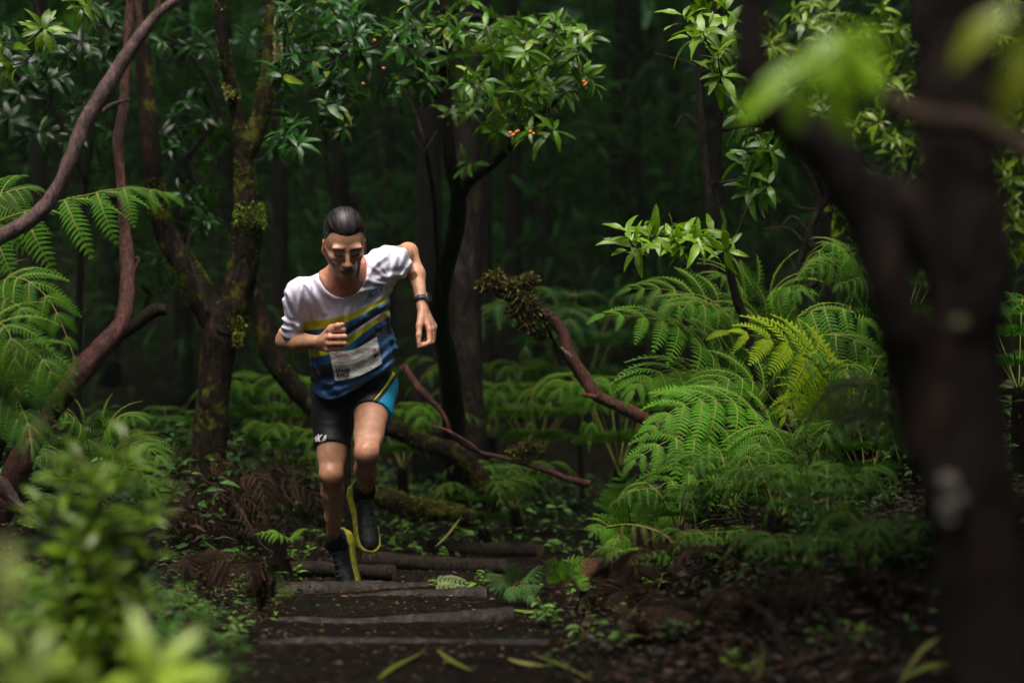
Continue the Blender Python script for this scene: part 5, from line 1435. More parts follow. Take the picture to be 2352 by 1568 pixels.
k_ = [P(986, 757, 9.395), P(992, 755, 9.42), P(996, 753, 9.445), P(998, 750, 9.468)]
pp = [P(986, 787, 9.375), P(992, 786, 9.405), P(995, 780, 9.435), P(996, 772, 9.465)]
dd = [P(973, 793, 9.36), P(979, 791, 9.40), P(983, 787, 9.43), P(985, 780, 9.46)]
tt = [P(962, 796, 9.355), P(969, 788, 9.40), P(974, 784, 9.43), P(977, 779, 9.455)]
hand(B, P(970, 704, 9.45), k_, pp, dd, tt, [P(969, 715, 9.43), P(963, 748, 9.385), P(962, 770, 9.365), P(962, 787, 9.355)],
     palm=ecap(P(970, 704, 9.45), P(984, 745, 9.425), (.022, .015), (.026, .015), np.array([.5, .8, 0])))
B.op(cone(J['wrL'], P(971, 708, 9.447), .0215, .021), .012)

# ---- shirt
Sf = Field(np.array([P(620, 0, 9.3)[0], 8.98, P(0, 940, 9.4)[2]]), np.array([P(965, 0, 9.5)[0], 9.74, P(0, 540, 9.3)[2]]), .0042)
Sf.op(ecap(P(796, 655, 9.29), P(800, 725, 9.375), (.128, .085), (.150, .118), lat), .05)
Sf.op(ecap(P(801, 725, 9.375), P(808, 810, 9.42), (.150, .118), (.158, .124), nrm(lat + plat)), .04)
Sf.op(ecap(P(809, 810, 9.42), P(813, 930, 9.44), (.160, .124), (.163, .128), plat), .04)
Sf.op(cone(J['neck'] - spine * .05, J['shR'] + spine * .0, .056, .047), .05)
Sf.op(cone(J['neck'] - spine * .05, J['shL'] + spine * .0, .060, .063), .05)
Sf.op(cone(J['chest'], J['shR'] - spine * .02, .09, .055), .05)
Sf.op(cone(J['chest'], J['shL'] - spine * .02, .09, .055), .05)
Sf.op(cone(J['shR'] - spine * .006, P(668, 790, 9.35), .052, .050), .03)
Sf.op(cone(J['shL'], P(916, 598, 9.53), .063, .055), .03)
Sf.op(cone(P(905, 622, 9.42), P(918, 618, 9.52), .036, .034), .04)
X = Sf.ax[0][:, None, None]; Y = Sf.ax[1][None, :, None]; Z = Sf.ax[2][None, None, :]
# folds: drape lines running from the shoulders and round the waist
px_ = CX + X / Y * F; py_ = CY - (Z - CAMZ) / Y * F
fold = N1(X * 1.0 + Z * .55, Y * .35, Z * .35 - X * .2, 46) * .0048 + N2(X * 1.2 + Z * .3, Y * .5, Z * .3, 95) * .0030
fold2 = N3(X * .25, Y * .3, Z + X * -.35, 60) * .0065 * sstep(760, 830, py_) + N4(X, Y, Z * .3, 75) * .005 * sstep(705, 660, px_)
rad = np.sqrt((px_ - 905) ** 2 + (py_ - 655) ** 2); an_ = np.arctan2(py_ - 655, 905 - px_)
fold3 = (np.sin(an_ * 9 + rad * .02 + 1.5 * np.sin(an_ * 3)) + .5 * np.sin(an_ * 21 + 1)) * .0036 * np.exp(-((rad - 70) / 60) ** 2)
pxx = CX + X / 9.33 * F; pyy = CY - (Z - CAMZ) / 9.33 * F          # creases laid over the cloth, in the plane of the chest
crease = 0
for pts_, hh, ww in [([(925, 632), (880, 640), (838, 652)], 6, 6), ([(905, 648), (865, 656), (828, 672)], 6, 5), ([(893, 698), (860, 712), (830, 735)], 5, 5), ([(893, 690), (875, 720), (868, 752)], 4, 5),
                     ([(886, 590), (860, 612), (848, 640)], 5, 5), ([(912, 590), (905, 615), (898, 640)], 5, 5),
                     ([(702, 655), (694, 700), (690, 762)], 7, 5), ([(716, 660), (722, 700), (728, 738)], 6, 5), ([(706, 645), (735, 690), (748, 720)], 5, 5), ([(730, 640), (752, 672), (775, 690)], 4, 5),
                     ([(654, 690), (668, 725), (690, 755)], 6, 5), ([(645, 728), (665, 742), (694, 748)], 6, 4), ([(648, 752), (668, 757), (690, 752)], 5, 4), ([(664, 672), (676, 700), (684, 730)], 5, 5),
                     ([(905, 800), (870, 838), (800, 872), (740, 885)], 7, 6), ([(908, 822), (880, 850), (820, 880), (760, 900)], 7, 5), ([(895, 780), (850, 820), (800, 840)], 5, 6), ([(716, 840), (735, 872), (775, 895)], 6, 6),
                     ([(715, 780), (740, 820), (745, 860)], 5, 6), ([(892, 720), (898, 760), (908, 800)], 6, 5), ([(806, 712), (803, 740), (796, 775)], 6, 5), ([(845, 732), (832, 765), (815, 800)], 5, 6), ([(880, 745), (868, 790), (850, 830)], 5, 6)]:
    best = None
    for a_, b_ in zip(pts_[:-1], pts_[1:]):
        ax_, ay_ = b_[0] - a_[0], b_[1] - a_[1]
        t_ = np.clip(((pxx - a_[0]) * ax_ + (pyy - a_[1]) * ay_) / (ax_ * ax_ + ay_ * ay_), 0, 1)
        d_ = np.hypot(pxx - a_[0] - t_ * ax_, pyy - a_[1] - t_ * ay_)
        best = d_ if best is None else np.minimum(best, d_)
    crease = crease - hh * .001 * (np.exp(-(best / ww) ** 2) - .55 * np.exp(-((best - 2.1 * ww) / ww) ** 2))
Sf.V = (Sf.V + (fold + fold2 + fold3 + crease)).astype(np.float32)
hem = np.interp(px_, [700, 712, 722, 735, 749, 764, 780, 800, 820, 845, 867, 890, 908, 940], [884, 891, 902, 912, 917, 917, 913, 903, 892, 877, 864, 850, 840, 830])
cut = (py_ - hem) / F * 9.4
cut = np.where(px_ < 703, -1, cut)
c1 = P(668, 766, 9.34); ca = nrm(c1 - J['shR'])
cuffR = ((X - c1[0]) * ca[0] + (Y - c1[1]) * ca[1] + (Z - c1[2]) * ca[2])
cuffR = np.where(px_ < 706, cuffR, -1)
c2 = P(914, 598, 9.50); ca = nrm(J['elL'] - J['shL'])
cuffL = np.where((px_ > 880) & (py_ < 700), (X - c2[0]) * ca[0] + (Y - c2[1]) * ca[1] + (Z - c2[2]) * ca[2], -1)
nk = ell(P(786, 607, 9.20), np.array([nrm([1, .1, .12]), nrm([-.1, 1, .25]), nrm([-.12, -.25, 1])]), (.098, .22, .126))
neckcut = -nk[0](X, Y, Z)
uncut = Sf.V.copy()
allcut = np.maximum.reduce([cut + 0 * uncut, cuffR + 0 * uncut, cuffL + 0 * uncut, neckcut + 0 * uncut]).astype(np.float32)
Sf.V = np.maximum(uncut, allcut)
# the body stays inside the cloth it wears
def sample_axis(Fa, Fb, ax):
    t = (Fb.ax[ax] - Fa.lo[ax]) / Fa.h
    ok = (t >= 0) & (t <= Fa.n[ax] - 1.001)
    i = np.clip(t.astype(int), 0, Fa.n[ax] - 2)
    return np.where(ok)[0], i[ok], (t - i)[ok].astype(np.float32)
sx, sy, sz = (sample_axis(Sf, B, a) for a in range(3))
def resamp(V):
    V = V[sx[1]] * (1 - sx[2])[:, None, None] + V[sx[1] + 1] * sx[2][:, None, None]
    V = V[:, sy[1]] * (1 - sy[2])[None, :, None] + V[:, sy[1] + 1] * sy[2][None, :, None]
    return V[:, :, sz[1]] * (1 - sz[2])[None, None, :] + V[:, :, sz[1] + 1] * sz[2][None, None, :]
us, cs = resamp(uncut), resamp(allcut)
ix = np.ix_(sx[0], sy[0], sz[0])
fa = cone(J['elR'], J['wrR'] + (J['wrR'] - J['elR']) * .5, .052, .05)[0](B.ax[0][sx[0]][:, None, None], B.ax[1][sy[0]][None, :, None], B.ax[2][sz[0]][None, None, :])
B.V[ix] = np.where((cs < .003) & (us < .03) & (fa > 0), np.maximum(B.V[ix], us + .007), B.V[ix])
del us, cs, uncut, allcut
bv, bq = B.mesh()
bv = relax(bv, bq, 1, .35)

# skin colour: weather-tanned, redder on neck, ears, knees and knuckles
q = (bv - HC) @ HA.T
r_, f_, u_ = q[:, 0], q[:, 1], q[:, 2]
skin = np.tile(np.array([.47, .255, .155]), (len(bv), 1))
def blend(mask, col):
    global skin
    mask = np.clip(mask, 0, 1)[:, None]
    skin = skin * (1 - mask) + np.array(col) * mask
def near(p, r0, r1): return 1 - sstep(r0, r1, np.linalg.norm(bv - p, axis=1))
blend(.55 * near(J['neck'] + fwd * .06, .05, .17), (.40, .13, .075))
blend(.35 * near(J['knR'], .03, .09) + .35 * near(J['knL'], .03, .09), (.46, .17, .11))
blend(.4 * near(P(772, 778, 9.1), .03, .07) + .4 * near(P(985, 765, 9.4), .03, .07), (.50, .20, .14))
onhead = (np.abs(r_) < .11) & (np.abs(u_) < .14) & (f_ > -.12)
front_ = onhead & (f_ > .04)
ear = onhead & (np.abs(r_) > .073) & (f_ < .03) & (u_ < .02)
blend(.5 * ear, (.52, .16, .11))
blend(.30 * (front_ & (u_ < -.02)), (.36, .19, .12))
blend(.45 * (1 - sstep(.012, .03, np.hypot(r_, u_ + .045))) * front_, (.48, .18, .12))
beard = front_ & (u_ < -.052)
blend(.20 * beard * (.6 + .4 * N1(bv[:, 0], bv[:, 1], bv[:, 2], 160)), (.13, .085, .06))
blend(.32 * front_ * (1 - sstep(.0, .010, np.abs(u_ + .059))) * (np.abs(r_) < .026), (.10, .06, .045))
brow = front_ * (1 - sstep(.003, .0075, np.abs(u_ - .0175 + .25 * np.abs(np.abs(r_) - .034)))) * (1 - sstep(.018, .024, np.abs(np.abs(r_) - .034)))
blend(.72 * brow, (.05, .033, .024))
lash = front_ * (1 - sstep(.0018, .0045, np.abs(u_ + .0125 + 2.0 * (np.abs(r_) - .031) ** 2))) * (1 - sstep(.013, .018, np.abs(np.abs(r_) - .031)))
blend(.9 * lash, (.03, .02, .016))
lips = front_ * (1 - sstep(.010, .0135, np.hypot(r_ / 1.9, (u_ + .072) * 1.15)))
blend(.55 * lips, (.30, .11, .085))
blend(.8 * front_ * (1 - sstep(.0012, .003, np.abs(u_ + .072))) * (np.abs(r_) < .021), (.04, .018, .014))

mud = (1 - sstep(.10, .45, bv[:, 2])) * np.clip(N2(bv[:, 0], bv[:, 1], bv[:, 2], 90) + .7 * N3(bv[:, 0], bv[:, 1], bv[:, 2], 240) + .1, 0, 1)
blend(.75 * mud, (.07, .045, .033))
blend(.30 * np.clip(N4(bv[:, 0], bv[:, 1], bv[:, 2], 30), 0, 1) * (bv[:, 2] < 1.2), (.36, .155, .10))
m_skin, nt, b, out = new_mat('skin')
at = nd(nt, 'ShaderNodeAttribute', attribute_name='col')
v = coords(nt, 'Object')
nr = ramp(nt, [(.3, (.72, .66, .64)), (.7, (1.14, 1.12, 1.10))])
nt.links.new(noise_tex(nt, v, 42, 6, .7), nr.inputs[0])
nt.links.new(mixc(nt, 1.0, at.outputs['Color'], nr.outputs[0], 'MULTIPLY'), b.inputs['Base Color'])
rs = ramp(nt, [(.35, (.30,) * 3), (.65, (.58,) * 3)])
nt.links.new(noise_tex(nt, v, 26, 4, .6), rs.inputs[0]); nt.links.new(rs.outputs[0], b.inputs['Roughness'])
b.inputs['Specular IOR Level'].default_value = .36
b.inputs['Subsurface Weight'].default_value = .12
b.inputs['Subsurface Radius'].default_value = (.012, .005, .003)
p_ = bump(nt, noise_tex(nt, coords(nt, 'Object', (1, 1, 1)), 55, 4, .6), .25, .006, b)
bump(nt, noise_tex(nt, v, 420, 2), .2, .001, b, p_)
body = part('body', bv, bq, m_skin, runner, attrs={'col': ('FLOAT_COLOR', skin)})

# ---- hair, combed straight back
Hf = Field(HC - .16, HC + .16, .0026)
Hf.op(ell(hp(0, -.013, .042), HA, (.0785, .1015, .091)), .01)
Hf.op(ell(hp(0, -.055, -.02), HA, (.066, .055, .06)), .02)
sl, X, Y, Z = Hf.box(HC - .16, HC + .16)
R_ = (X - HC[0]) * hr[0] + (Y - HC[1]) * hr[1] + (Z - HC[2]) * hr[2]
F_ = (X - HC[0]) * hf[0] + (Y - HC[1]) * hf[1] + (Z - HC[2]) * hf[2]
U_ = (X - HC[0]) * hu[0] + (Y - HC[1]) * hu[1] + (Z - HC[2]) * hu[2]
ar = np.abs(R_)
def hairline(a):
    return np.interp(a, [0, .015, .035, .050, .060, .068, .074, .09], [.048, .050, .056, .057, .048, .015, -.020, -.03])
rag = .0035 * np.sin(R_ * 310 + .6) + .0028 * np.sin(R_ * 720 + 1) + .0015 * np.sin(R_ * 1500)
cut1 = hairline(ar) + rag - U_                                  # forehead edge
cut1 = np.where(F_ < -.002, -.05, cut1)
cut2 = -.062 - U_
cutE = np.where((ar > .064) & (U_ < .010) & (F_ > -.036) & (F_ < .022), .01, -.05)  # round the ear
# thin towards the hairline so that no edge stands proud of the brow
thin = .010 * (1 - sstep(.0, .030, U_ - hairline(ar))) * (F_ > -.01)
Hf.V = np.maximum(Hf.V + thin, np.maximum(np.maximum(cut1, cut2), cutE)).astype(np.float32)
hv, hq = Hf.mesh(); hv = relax(hv, hq, 2, .4)
qh = (hv - HC) @ HA.T
# comb grooves
ang = np.arctan2(qh[:, 0], np.maximum(qh[:, 2] - .0, .005))
gro = .5 * np.sin(ang * 46 + 1.5 * np.sin(qh[:, 1] * 30)) + .35 * np.sin(ang * 83 + qh[:, 1] * 25) + .3 * np.sin(ang * 29 + 2)
hv = hv + nrm_rows(hv - hp(0, -.013, .02)) * (.0012 * gro)[:, None]
m_hair, nt, b, out = new_mat('hair')
at = nd(nt, 'ShaderNodeAttribute', attribute_name='strand')
hn = noise_tex(nt, at.outputs['Vector'], 1.0, 5, .75)
hc_ = ramp(nt, [(.36, (.004, .003, .0025)), (.54, (.011, .008, .007)), (.72, (.040, .032, .028))])
nt.links.new(hn, hc_.inputs[0]); nt.links.new(hc_.outputs[0], b.inputs['Base Color'])
b.inputs['Roughness'].default_value = .45
b.inputs['Specular IOR Level'].default_value = .3
bump(nt, hn, 1.0, .012, b)
strand = np.stack([ang * 30, qh[:, 1] * 7, qh[:, 2] * 3], 1)
hair = part('hair', hv, hq, m_hair, runner, attrs={'strand': ('FLOAT_VECTOR', strand)})
mb = MB()
for i in range(1500):
    a0 = random.uniform(-1.35, 1.35); ph = random.uniform(.0, .9)
    ln = random.uniform(.35, 1.3); lift = random.uniform(-.001, .0030) + (.004 if random.random() < .06 else 0)
    sw = random.uniform(-.06, .06)
    pts = []
    for k in range(8):
        t = ph + ln * k / 7
        a = a0 * (1 - .15 * k / 7) + sw * k / 7
        fy = math.cos(t) * .1015; rad = math.sin(t)
        pts.append([math.sin(a) * .0785 * rad, fy - .013,   .042 + math.cos(a) * .091 * rad])
    pts = np.array(pts)
    nn_ = nrm_rows(pts - np.array([0, -.013, .03]))
    hl = hairline(np.abs(pts[:, 0]))
    tk = .010 * (1 - sstep(0, .03, pts[:, 2] - hl))
    pts = pts + nn_ * (lift * np.linspace(.2, 1, 8) - tk)[:, None]
    keep = pts[:, 2] > hl - random.choice((.0, .004, .008, .012))
    if not keep.all():
        if not keep[-5:].all(): continue
        pts = pts[-5:]
    n_ = len(pts)
    w = .0014 * random.uniform(.6, 1.5) * np.linspace(1, .4, n_)[:, None]
    sd_ = np.array([math.cos(a0), 0, -math.sin(a0)])
    V = np.vstack([pts - sd_ * w, pts + sd_ * w]) @ HA + HC
    mb.add(V, [[k, k + 1, k + n_ + 1, k + n_] for k in range(n_ - 1)], 0, np.array([.05, .041, .036]) * random.choice((.04, .06, .1, .2, .5, 1.3)))
m_strand, nt, b, out = new_mat('hair_strand')
nt.links.new(nd(nt, 'ShaderNodeAttribute', attribute_name='col').outputs['Color'], b.inputs['Base Color']); b.inputs['Roughness'].default_value = .40
b.inputs['Specular IOR Level'].default_value = .25
part('loose_strands', *mb.get(), m_strand, hair, **mb.kw())

# ---- shirt
sv, sq = Sf.mesh(); sv = relax(sv, sq, 1, .4)
spx = CX + sv[:, 0] / 9.35 * F; spy = CY - (sv[:, 2] - CAMZ) / 9.35 * F
ye = np.interp(spx, [640, 711, 758, 805, 850, 883, 920], [742, 738, 734, 723, 702, 684, 664])
wd = np.interp(spx, [711, 780, 860, 920], [84, 74, 50, 46])
sleeve = (spx < 700) & (spy < 775) | (spx > 905) & (spy < 650)
stripe = np.where(sleeve, -.5, (spy - ye) / wd)
m_shirt, nt, b, out = new_mat('shirt_fabric')
at = nd(nt, 'ShaderNodeAttribute', attribute_name='stripe')
mp = nd(nt, 'ShaderNodeMapRange'); mp.inputs['From Min'].default_value = -.5; mp.inputs['From Max'].default_value = 2.5
nt.links.new(at.outputs['Fac'], mp.inputs['Value'])
W_, Y_, BL, BK = (.60, .575, .67), (.50, .50, .012), (.008, .10, .26), (.006, .008, .014)
cr = ramp(nt, [((x + .5) / 3, c) for x, c in [(-.5, W_), (0, Y_), (.24, BL), (.45, BK), (.66, W_), (.76, Y_), (1.02, BL), (1.30, BK), (1.66, (.006, .045, .12)), (2.0, (.006, .07, .19))]], 'CONSTANT')
nt.links.new(mp.outputs[0], cr.inputs[0])
v = coords(nt, 'Object')
nr = ramp(nt, [(.35, (.86, .84, .86)), (.65, (1.0, 1.0, 1.0))])
nt.links.new(noise_tex(nt, v, 9, 3), nr.inputs[0])
nt.links.new(mixc(nt, 1.0, cr.outputs[0], nr.outputs[0], 'MULTIPLY'), b.inputs['Base Color'])
b.inputs['Roughness'].default_value = .55
b.inputs['Sheen Weight'].default_value = .1
p_ = bump(nt, noise_tex(nt, coords(nt, 'Object', (1.2, .6, .5)), 24, 3, .5), .35, .02, b)
bump(nt, noise_tex(nt, v, 700, 1), .15, .0008, b, p_)
shirt = part('shirt', sv, sq, m_shirt, runner, attrs={'stripe': ('FLOAT', stripe)})

# ---- shorts
Kf = Field(np.array([P(690, 0, 9.4)[0], 9.02, P(0, 1050, 9.5)[2]]), np.array([P(935, 0, 9.5)[0], 9.80, P(0, 800, 9.3)[2]]), .0042)
Kf.op(ecap(J['pelvis'], J['waist'], (.150, .106), (.130, .096), plat), .03)
for s in ('R', 'L'):
    hip, kn = J['hip' + s], J['kn' + s]; q_ = kn - hip; qd = nrm(q_)
    fr = nrm(np.array([0, -1., 0]) - qd * np.dot([0, -1., 0], qd))
    chain(Kf, [hip, hip + q_ * .35 + fr * .008, hip + q_ * .75, kn], [.096, .081, .066, .058], .025)
    Kf.op(ell(hip + q_ * .45 + fr * .018, np.array([cross3(qd, fr), fr, qd]), (.061, .058, .155)), .03)
X = Kf.ax[0][:, None, None]; Y = Kf.ax[1][None, :, None]; Z = Kf.ax[2][None, None, :]
mid = P(807, 900, 9.5)[0]
for s, frac, sg in (('R', .69, -1), ('L', .47, 1)):
    hip, kn = J['hip' + s], J['kn' + s]; q_ = kn - hip; qd = nrm(q_); c = hip + q_ * frac
    cut = (X - c[0]) * qd[0] + (Y - c[1]) * qd[1] + (Z - c[2]) * qd[2]
    dl = lambda k: np.sqrt(sum((a - hip[i] - np.clip(((X - hip[0]) * qd[0] + (Y - hip[1]) * qd[1] + (Z - hip[2]) * qd[2]), 0, .45) * qd[i]) ** 2 for i, a in enumerate((X, Y, Z))))
    side = (X - mid - .012 * (1 if s == 'L' else 1)) * sg > 0
    Kf.V = np.where(side, np.maximum(Kf.V, cut), Kf.V).astype(np.float32)
Kf.V = (Kf.V + N3(X * .4, Y * .5, Z, 120) * .0012).astype(np.float32)
kv, kq = Kf.mesh(); kv = relax(kv, kq, 1, .4)
kpx = CX + kv[:, 0] / kv[:, 1] * F; kpy = CY - (kv[:, 2] - CAMZ) / kv[:, 1] * F
def linedist(pts):
    pts = np.array(pts, float); best = np.full(len(kpx), 1e9); sgn = np.zeros(len(kpx))
    for a, b_ in zip(pts[:-1], pts[1:]):
        ab = b_ - a; t = np.clip(((kpx - a[0]) * ab[0] + (kpy - a[1]) * ab[1]) / ab.dot(ab), 0, 1)
        dx, dy = kpx - a[0] - t * ab[0], kpy - a[1] - t * ab[1]
        d = np.hypot(dx, dy); c = ab[0] * dy - ab[1] * dx
        u = d < best; best[u] = d[u]; sgn[u] = np.sign(c[u])
    return best, sgn
d1, s1 = linedist([(838, 965), (860, 934), (886, 901), (911, 866), (925, 846)])
d2, s2 = linedist([(856, 922), (872, 904), (888, 884), (904, 858), (907, 828)])
frontk = kv[:, 1] < 9.62
code = np.where((s1 > 0) & (kpx > 836), d1, -d1)
wst = np.interp(kpy, [828, 860, 922], [3.6, 3.6, .8])
code2 = wst - d2
m_short, nt, b, out = new_mat('shorts_fabric')
a1 = nd(nt, 'ShaderNodeAttribute', attribute_name='panel'); a2 = nd(nt, 'ShaderNodeAttribute', attribute_name='trim')
g1 = nd(nt, 'ShaderNodeMath', operation='GREATER_THAN'); g1.inputs[1].default_value = 0.0
g2 = nd(nt, 'ShaderNodeMath', operation='GREATER_THAN'); g2.inputs[1].default_value = 0.0
nt.links.new(a1.outputs['Fac'], g1.inputs[0]); nt.links.new(a2.outputs['Fac'], g2.inputs[0])
c_ = mixc(nt, g1.outputs[0], (.006, .006, .008), (.008, .27, .46))
c_ = mixc(nt, g2.outputs[0], c_, (.85, .78, .02))
nt.links.new(c_, b.inputs['Base Color']); b.inputs['Roughness'].default_value = .55
v = coords(nt, 'Object', (.4, .4, 1.6))
p_ = bump(nt, noise_tex(nt, v, 40, 3), .3, .01, b)
shorts = part('shorts', kv, kq, m_short, runner, attrs={'panel': ('FLOAT', code), 'trim': ('FLOAT', code2)})

# ---- lettering laid on cloth
from mathutils.bvhtree import BVHTree
def bvh(v_, f_): return BVHTree.FromPolygons([Vector(p) for p in v_], [tuple(int(i) for i in q_) for q_ in f_])
def on_surface(tree, px, py, lift):
    o = Vector((0, 0, CAMZ)); d = Vector(P(px, py, 9.0)) - o; d.normalize()
    hit = tree.ray_cast(o, d)
    if hit[0] is None: return None
    return np.array(hit[0] - d * lift)
m_logo = simple_mat('print_blue', (.012, .13, .25), .5, .4, .1, 60, 0)
m_white = simple_mat('print_white', (.75, .75, .76), .5, .4, .1, 60, 0)
m_ink = simple_mat('print_black', (.012, .012, .012), .5, .4, .1, 60, 0)
t_shirt, t_short = bvh(sv, sq), bvh(kv, kq)
def logo(name, txt, tree, corner, ux, uy, mat, parent, lift=.0045, bold=.05, shear=.25, flat=False):
    """corner: lower left pixel, ux: pixel vector of the text's width, uy: of its height"""
    tv, tf, _ = block_text(txt)
    out_, ok = [], True
    plane = None
    if flat:                                   # a stiff print bridges the creases under it
        S_ = [on_surface(tree, corner[0] + ux[0] * a + uy[0] * c, corner[1] + ux[1] * a + uy[1] * c, lift) for a in np.linspace(0, 1, 9) for c in (0, .5, 1)]
        S_ = np.array([q_ for q_ in S_ if q_ is not None]); A_ = np.c_[S_[:, 0], S_[:, 2], np.ones(len(S_))]
        plane = np.linalg.lstsq(A_, S_[:, 1], rcond=None)[0]; sh_ = (S_[:, 1] - A_ @ plane).min()
    last = None
    for a, c in tv:
        p = on_surface(tree, corner[0] + ux[0] * a + uy[0] * c, corner[1] + ux[1] * a + uy[1] * c, lift)
        if plane is not None and p is not None: p = np.array([p[0], min(p[1], plane @ [p[0], p[2], 1] + sh_ * .55), p[2]])
        out_.append(p)
    tf = [f_ for f_ in tf if all(out_[i] is not None for i in f_)]
    out_ = [P(*corner, 9.3) if p is None else p for p in out_]
    used = sorted({i for f_ in tf for i in f_}); ix_ = {o_: n_ for n_, o_ in enumerate(used)}
    tf = [[ix_[i] for i in f_] for f_ in tf]; out_ = [out_[i] for i in used]
    return part(name, np.array(out_), tf, mat, parent, smooth=False)
BLOCK = dict(H=[[(0, 0), (.3, 0), (.3, 1), (0, 1)], [(.7, 0), (1, 0), (1, 1), (.7, 1)], [(.3, .36), (.7, .36), (.7, .64), (.3, .64)]],
             O=[[(0, .2), (.28, .32), (.28, .68), (0, .8)], [(1, .2), (1, .8), (.72, .68), (.72, .32)], [(0, .2), (.2, 0), (.8, 0), (1, .2), (.72, .32), (.28, .32)], [(0, .8), (.28, .68), (.72, .68), (1, .8), (.8, 1), (.2, 1)], [(.42, .42), (.58, .42), (.58, .58), (.42, .58)]],
             K=[[(0, 0), (.3, 0), (.3, 1), (0, 1)], [(.3, .4), (.62, 0), (1, 0), (.52, .55)], [(.3, .42), (.52, .5), (1, 1), (.62, 1), (.3, .66)]],
             A=[[(0, 0), (.3, 0), (.62, 1), (.36, 1)], [(.7, 0), (1, 0), (.64, 1), (.40, 1)], [(.24, .2), (.78, .2), (.72, .42), (.3, .42)]])
def block_text(txt):
    V, Fc = [], []
    for i, ch in enumerate(txt):
        for poly in BLOCK[ch]:
            dense = []
            for (x0, y0), (x1, y1) in zip(poly, poly[1:] + poly[:1]): dense += [(x0 + (x1 - x0) * t, y0 + (y1 - y0) * t) for t in (0, .5)]
            Fc.append(list(range(len(V), len(V) + len(dense))))
            V += [((i * 1.08 + x + .22 * y) / (len(txt) * 1.08 + .14), y) for x, y in dense]
    return np.array(V), Fc, None
logo('lettering', 'HOKA', t_shirt, (842, 689), (37, -19), (4, -18), m_logo, shirt, lift=.003, flat=True)
logo('lettering', 'HOKA', t_short, (700, 1011), (51, 5), (3, -17), m_white, shorts)

# ---- race bib pinned to the shirt
TLc, TRc, BRc, BLc = np.array([756, 805.]), np.array([866, 774.]), np.array([878, 834.]), np.array([770, 874.])
NU, NV = 30, 20
G = np.zeros((NV + 1, NU + 1, 3))
for j in range(NV + 1):
    for i in range(NU + 1):
        u, w = i / NU, j / NV
        top = TLc + (TRc - TLc) * u + np.array([0, 13 * math.sin(math.pi * min(u * 1.02, 1)) ** 1.2])
        bot = BLc + (BRc - BLc) * u + np.array([0, 9 * math.sin(math.pi * u)])
        p = top + (bot - top) * w
        s_ = on_surface(t_shirt, p[0], p[1], .007)
        if s_ is None: s_ = P(p[0], p[1], 9.30)
        G[j, i] = s_
for _ in range(6):                                   # the paper bridges the folds of the cloth
    D_ = G[:, :, 1].copy()
    D_[1:-1, 1:-1] = (D_[:-2, 1:-1] + D_[2:, 1:-1] + D_[1:-1, :-2] + D_[1:-1, 2:]) / 4
    D_[0] = .5 * (D_[0] + D_[1]); D_[-1] = .5 * (D_[-1] + D_[-2]); D_[:, 0] = .5 * (D_[:, 0] + D_[:, 1]); D_[:, -1] = .5 * (D_[:, -1] + D_[:, -2])
    G[:, :, 1] = np.minimum(D_, G[:, :, 1] + .002)
G[:, :, 1] -= .004 + .0034 * N1(G[:, :, 0], 0, G[:, :, 2], 75) + .0022 * np.abs(N2(G[:, :, 0], 0, G[:, :, 2], 130))
def bib_at(u, w, lift):
    x, y = min(max(u, 0), 1) * NU, min(max(w, 0), 1) * NV
    i, j = min(int(x), NU - 1), min(int(y), NV - 1); a, c = x - i, y - j
    p = (G[j, i] * (1 - a) + G[j, i + 1] * a) * (1 - c) + (G[j + 1, i] * (1 - a) + G[j + 1, i + 1] * a) * c
    return p - np.array([0, lift, 0])
gv = np.vstack([G.reshape(-1, 3), G.reshape(-1, 3) + np.array([0, .0012, 0])]); nn = (NU + 1) * (NV + 1)
gf = []
for j in range(NV):
    for i in range(NU):
        a = j * (NU + 1) + i
        gf.append([a, a + NU + 1, a + NU + 2, a + 1]); gf.append([nn + a, nn + a + 1, nn + a + NU + 2, nn + a + NU + 1])
m_bib = simple_mat('bib_paper', (.46, .46, .42), .5, .3, .14, 30, .7, .012, bscale=45)
bib = part('race_bib', gv, gf, m_bib, runner, label='crumpled pale race bib reading STAGE RACE and 24')
m_bar = simple_mat('bib_grey_bar', (.30, .29, .265), .5, .4, .06, 30, 0)
bars = []
def bib_patch(name, u0, u1, w0, w1, mat, dw=0.0, n=16):
    V, Fc = [], []
    for i in range(n + 1):
        u = u0 + (u1 - u0) * i / n
        V += [bib_at(u, w0 + dw * i / n, .0012), bib_at(u, w1 + dw * i / n, .0012)]
    for i in range(n): Fc.append([2 * i, 2 * i + 1, 2 * i + 3, 2 * i + 2])
    return part(name, np.array(V), Fc, mat, bib)
bib_patch('name_bar', .07, .93, .37, .53, m_bar, -.04)
def bib_text(txt, u0, u1, w0, w1, mat, bold=.03, lift=.0022):
    tv, tf, _ = TEXT[txt]
    part('lettering', np.array([bib_at(u0 + (u1 - u0) * a, w1 + (w0 - w1) * c, lift) for a, c in tv]), tf, mat, bib, smooth=False)
m_red = simple_mat('print_red', (.22, .05, .035), .5, .4, .1, 60, 0)
bib_text('STAGE', .06, .36, .62, .755, m_ink, .05)
bib_text('RACE', .06, .32, .775, .905, m_ink, .05)
bib_text('24', .87, .965, .53, .68, m_ink, .05)
bib_text('GOLDEN TRAIL', .09, .40, .105, .16, m_red, .02)
m_faint = simple_mat('print_faint', (.17, .16, .15), .5, .4, .1, 60, 0)
bib_patch('rule_line', .74, .95, .78, .80, m_faint, -.04)
bib_patch('rule_line', .78, .95, .84, .855, m_faint, -.04)
bib_patch('small_print', .05, .28, .935, .955, m_faint)
bib_patch('small_print', .10, .40, .185, .205, m_red)
bib_patch('flag_mark', .86, .93, .36, .46, m_red, -.02)

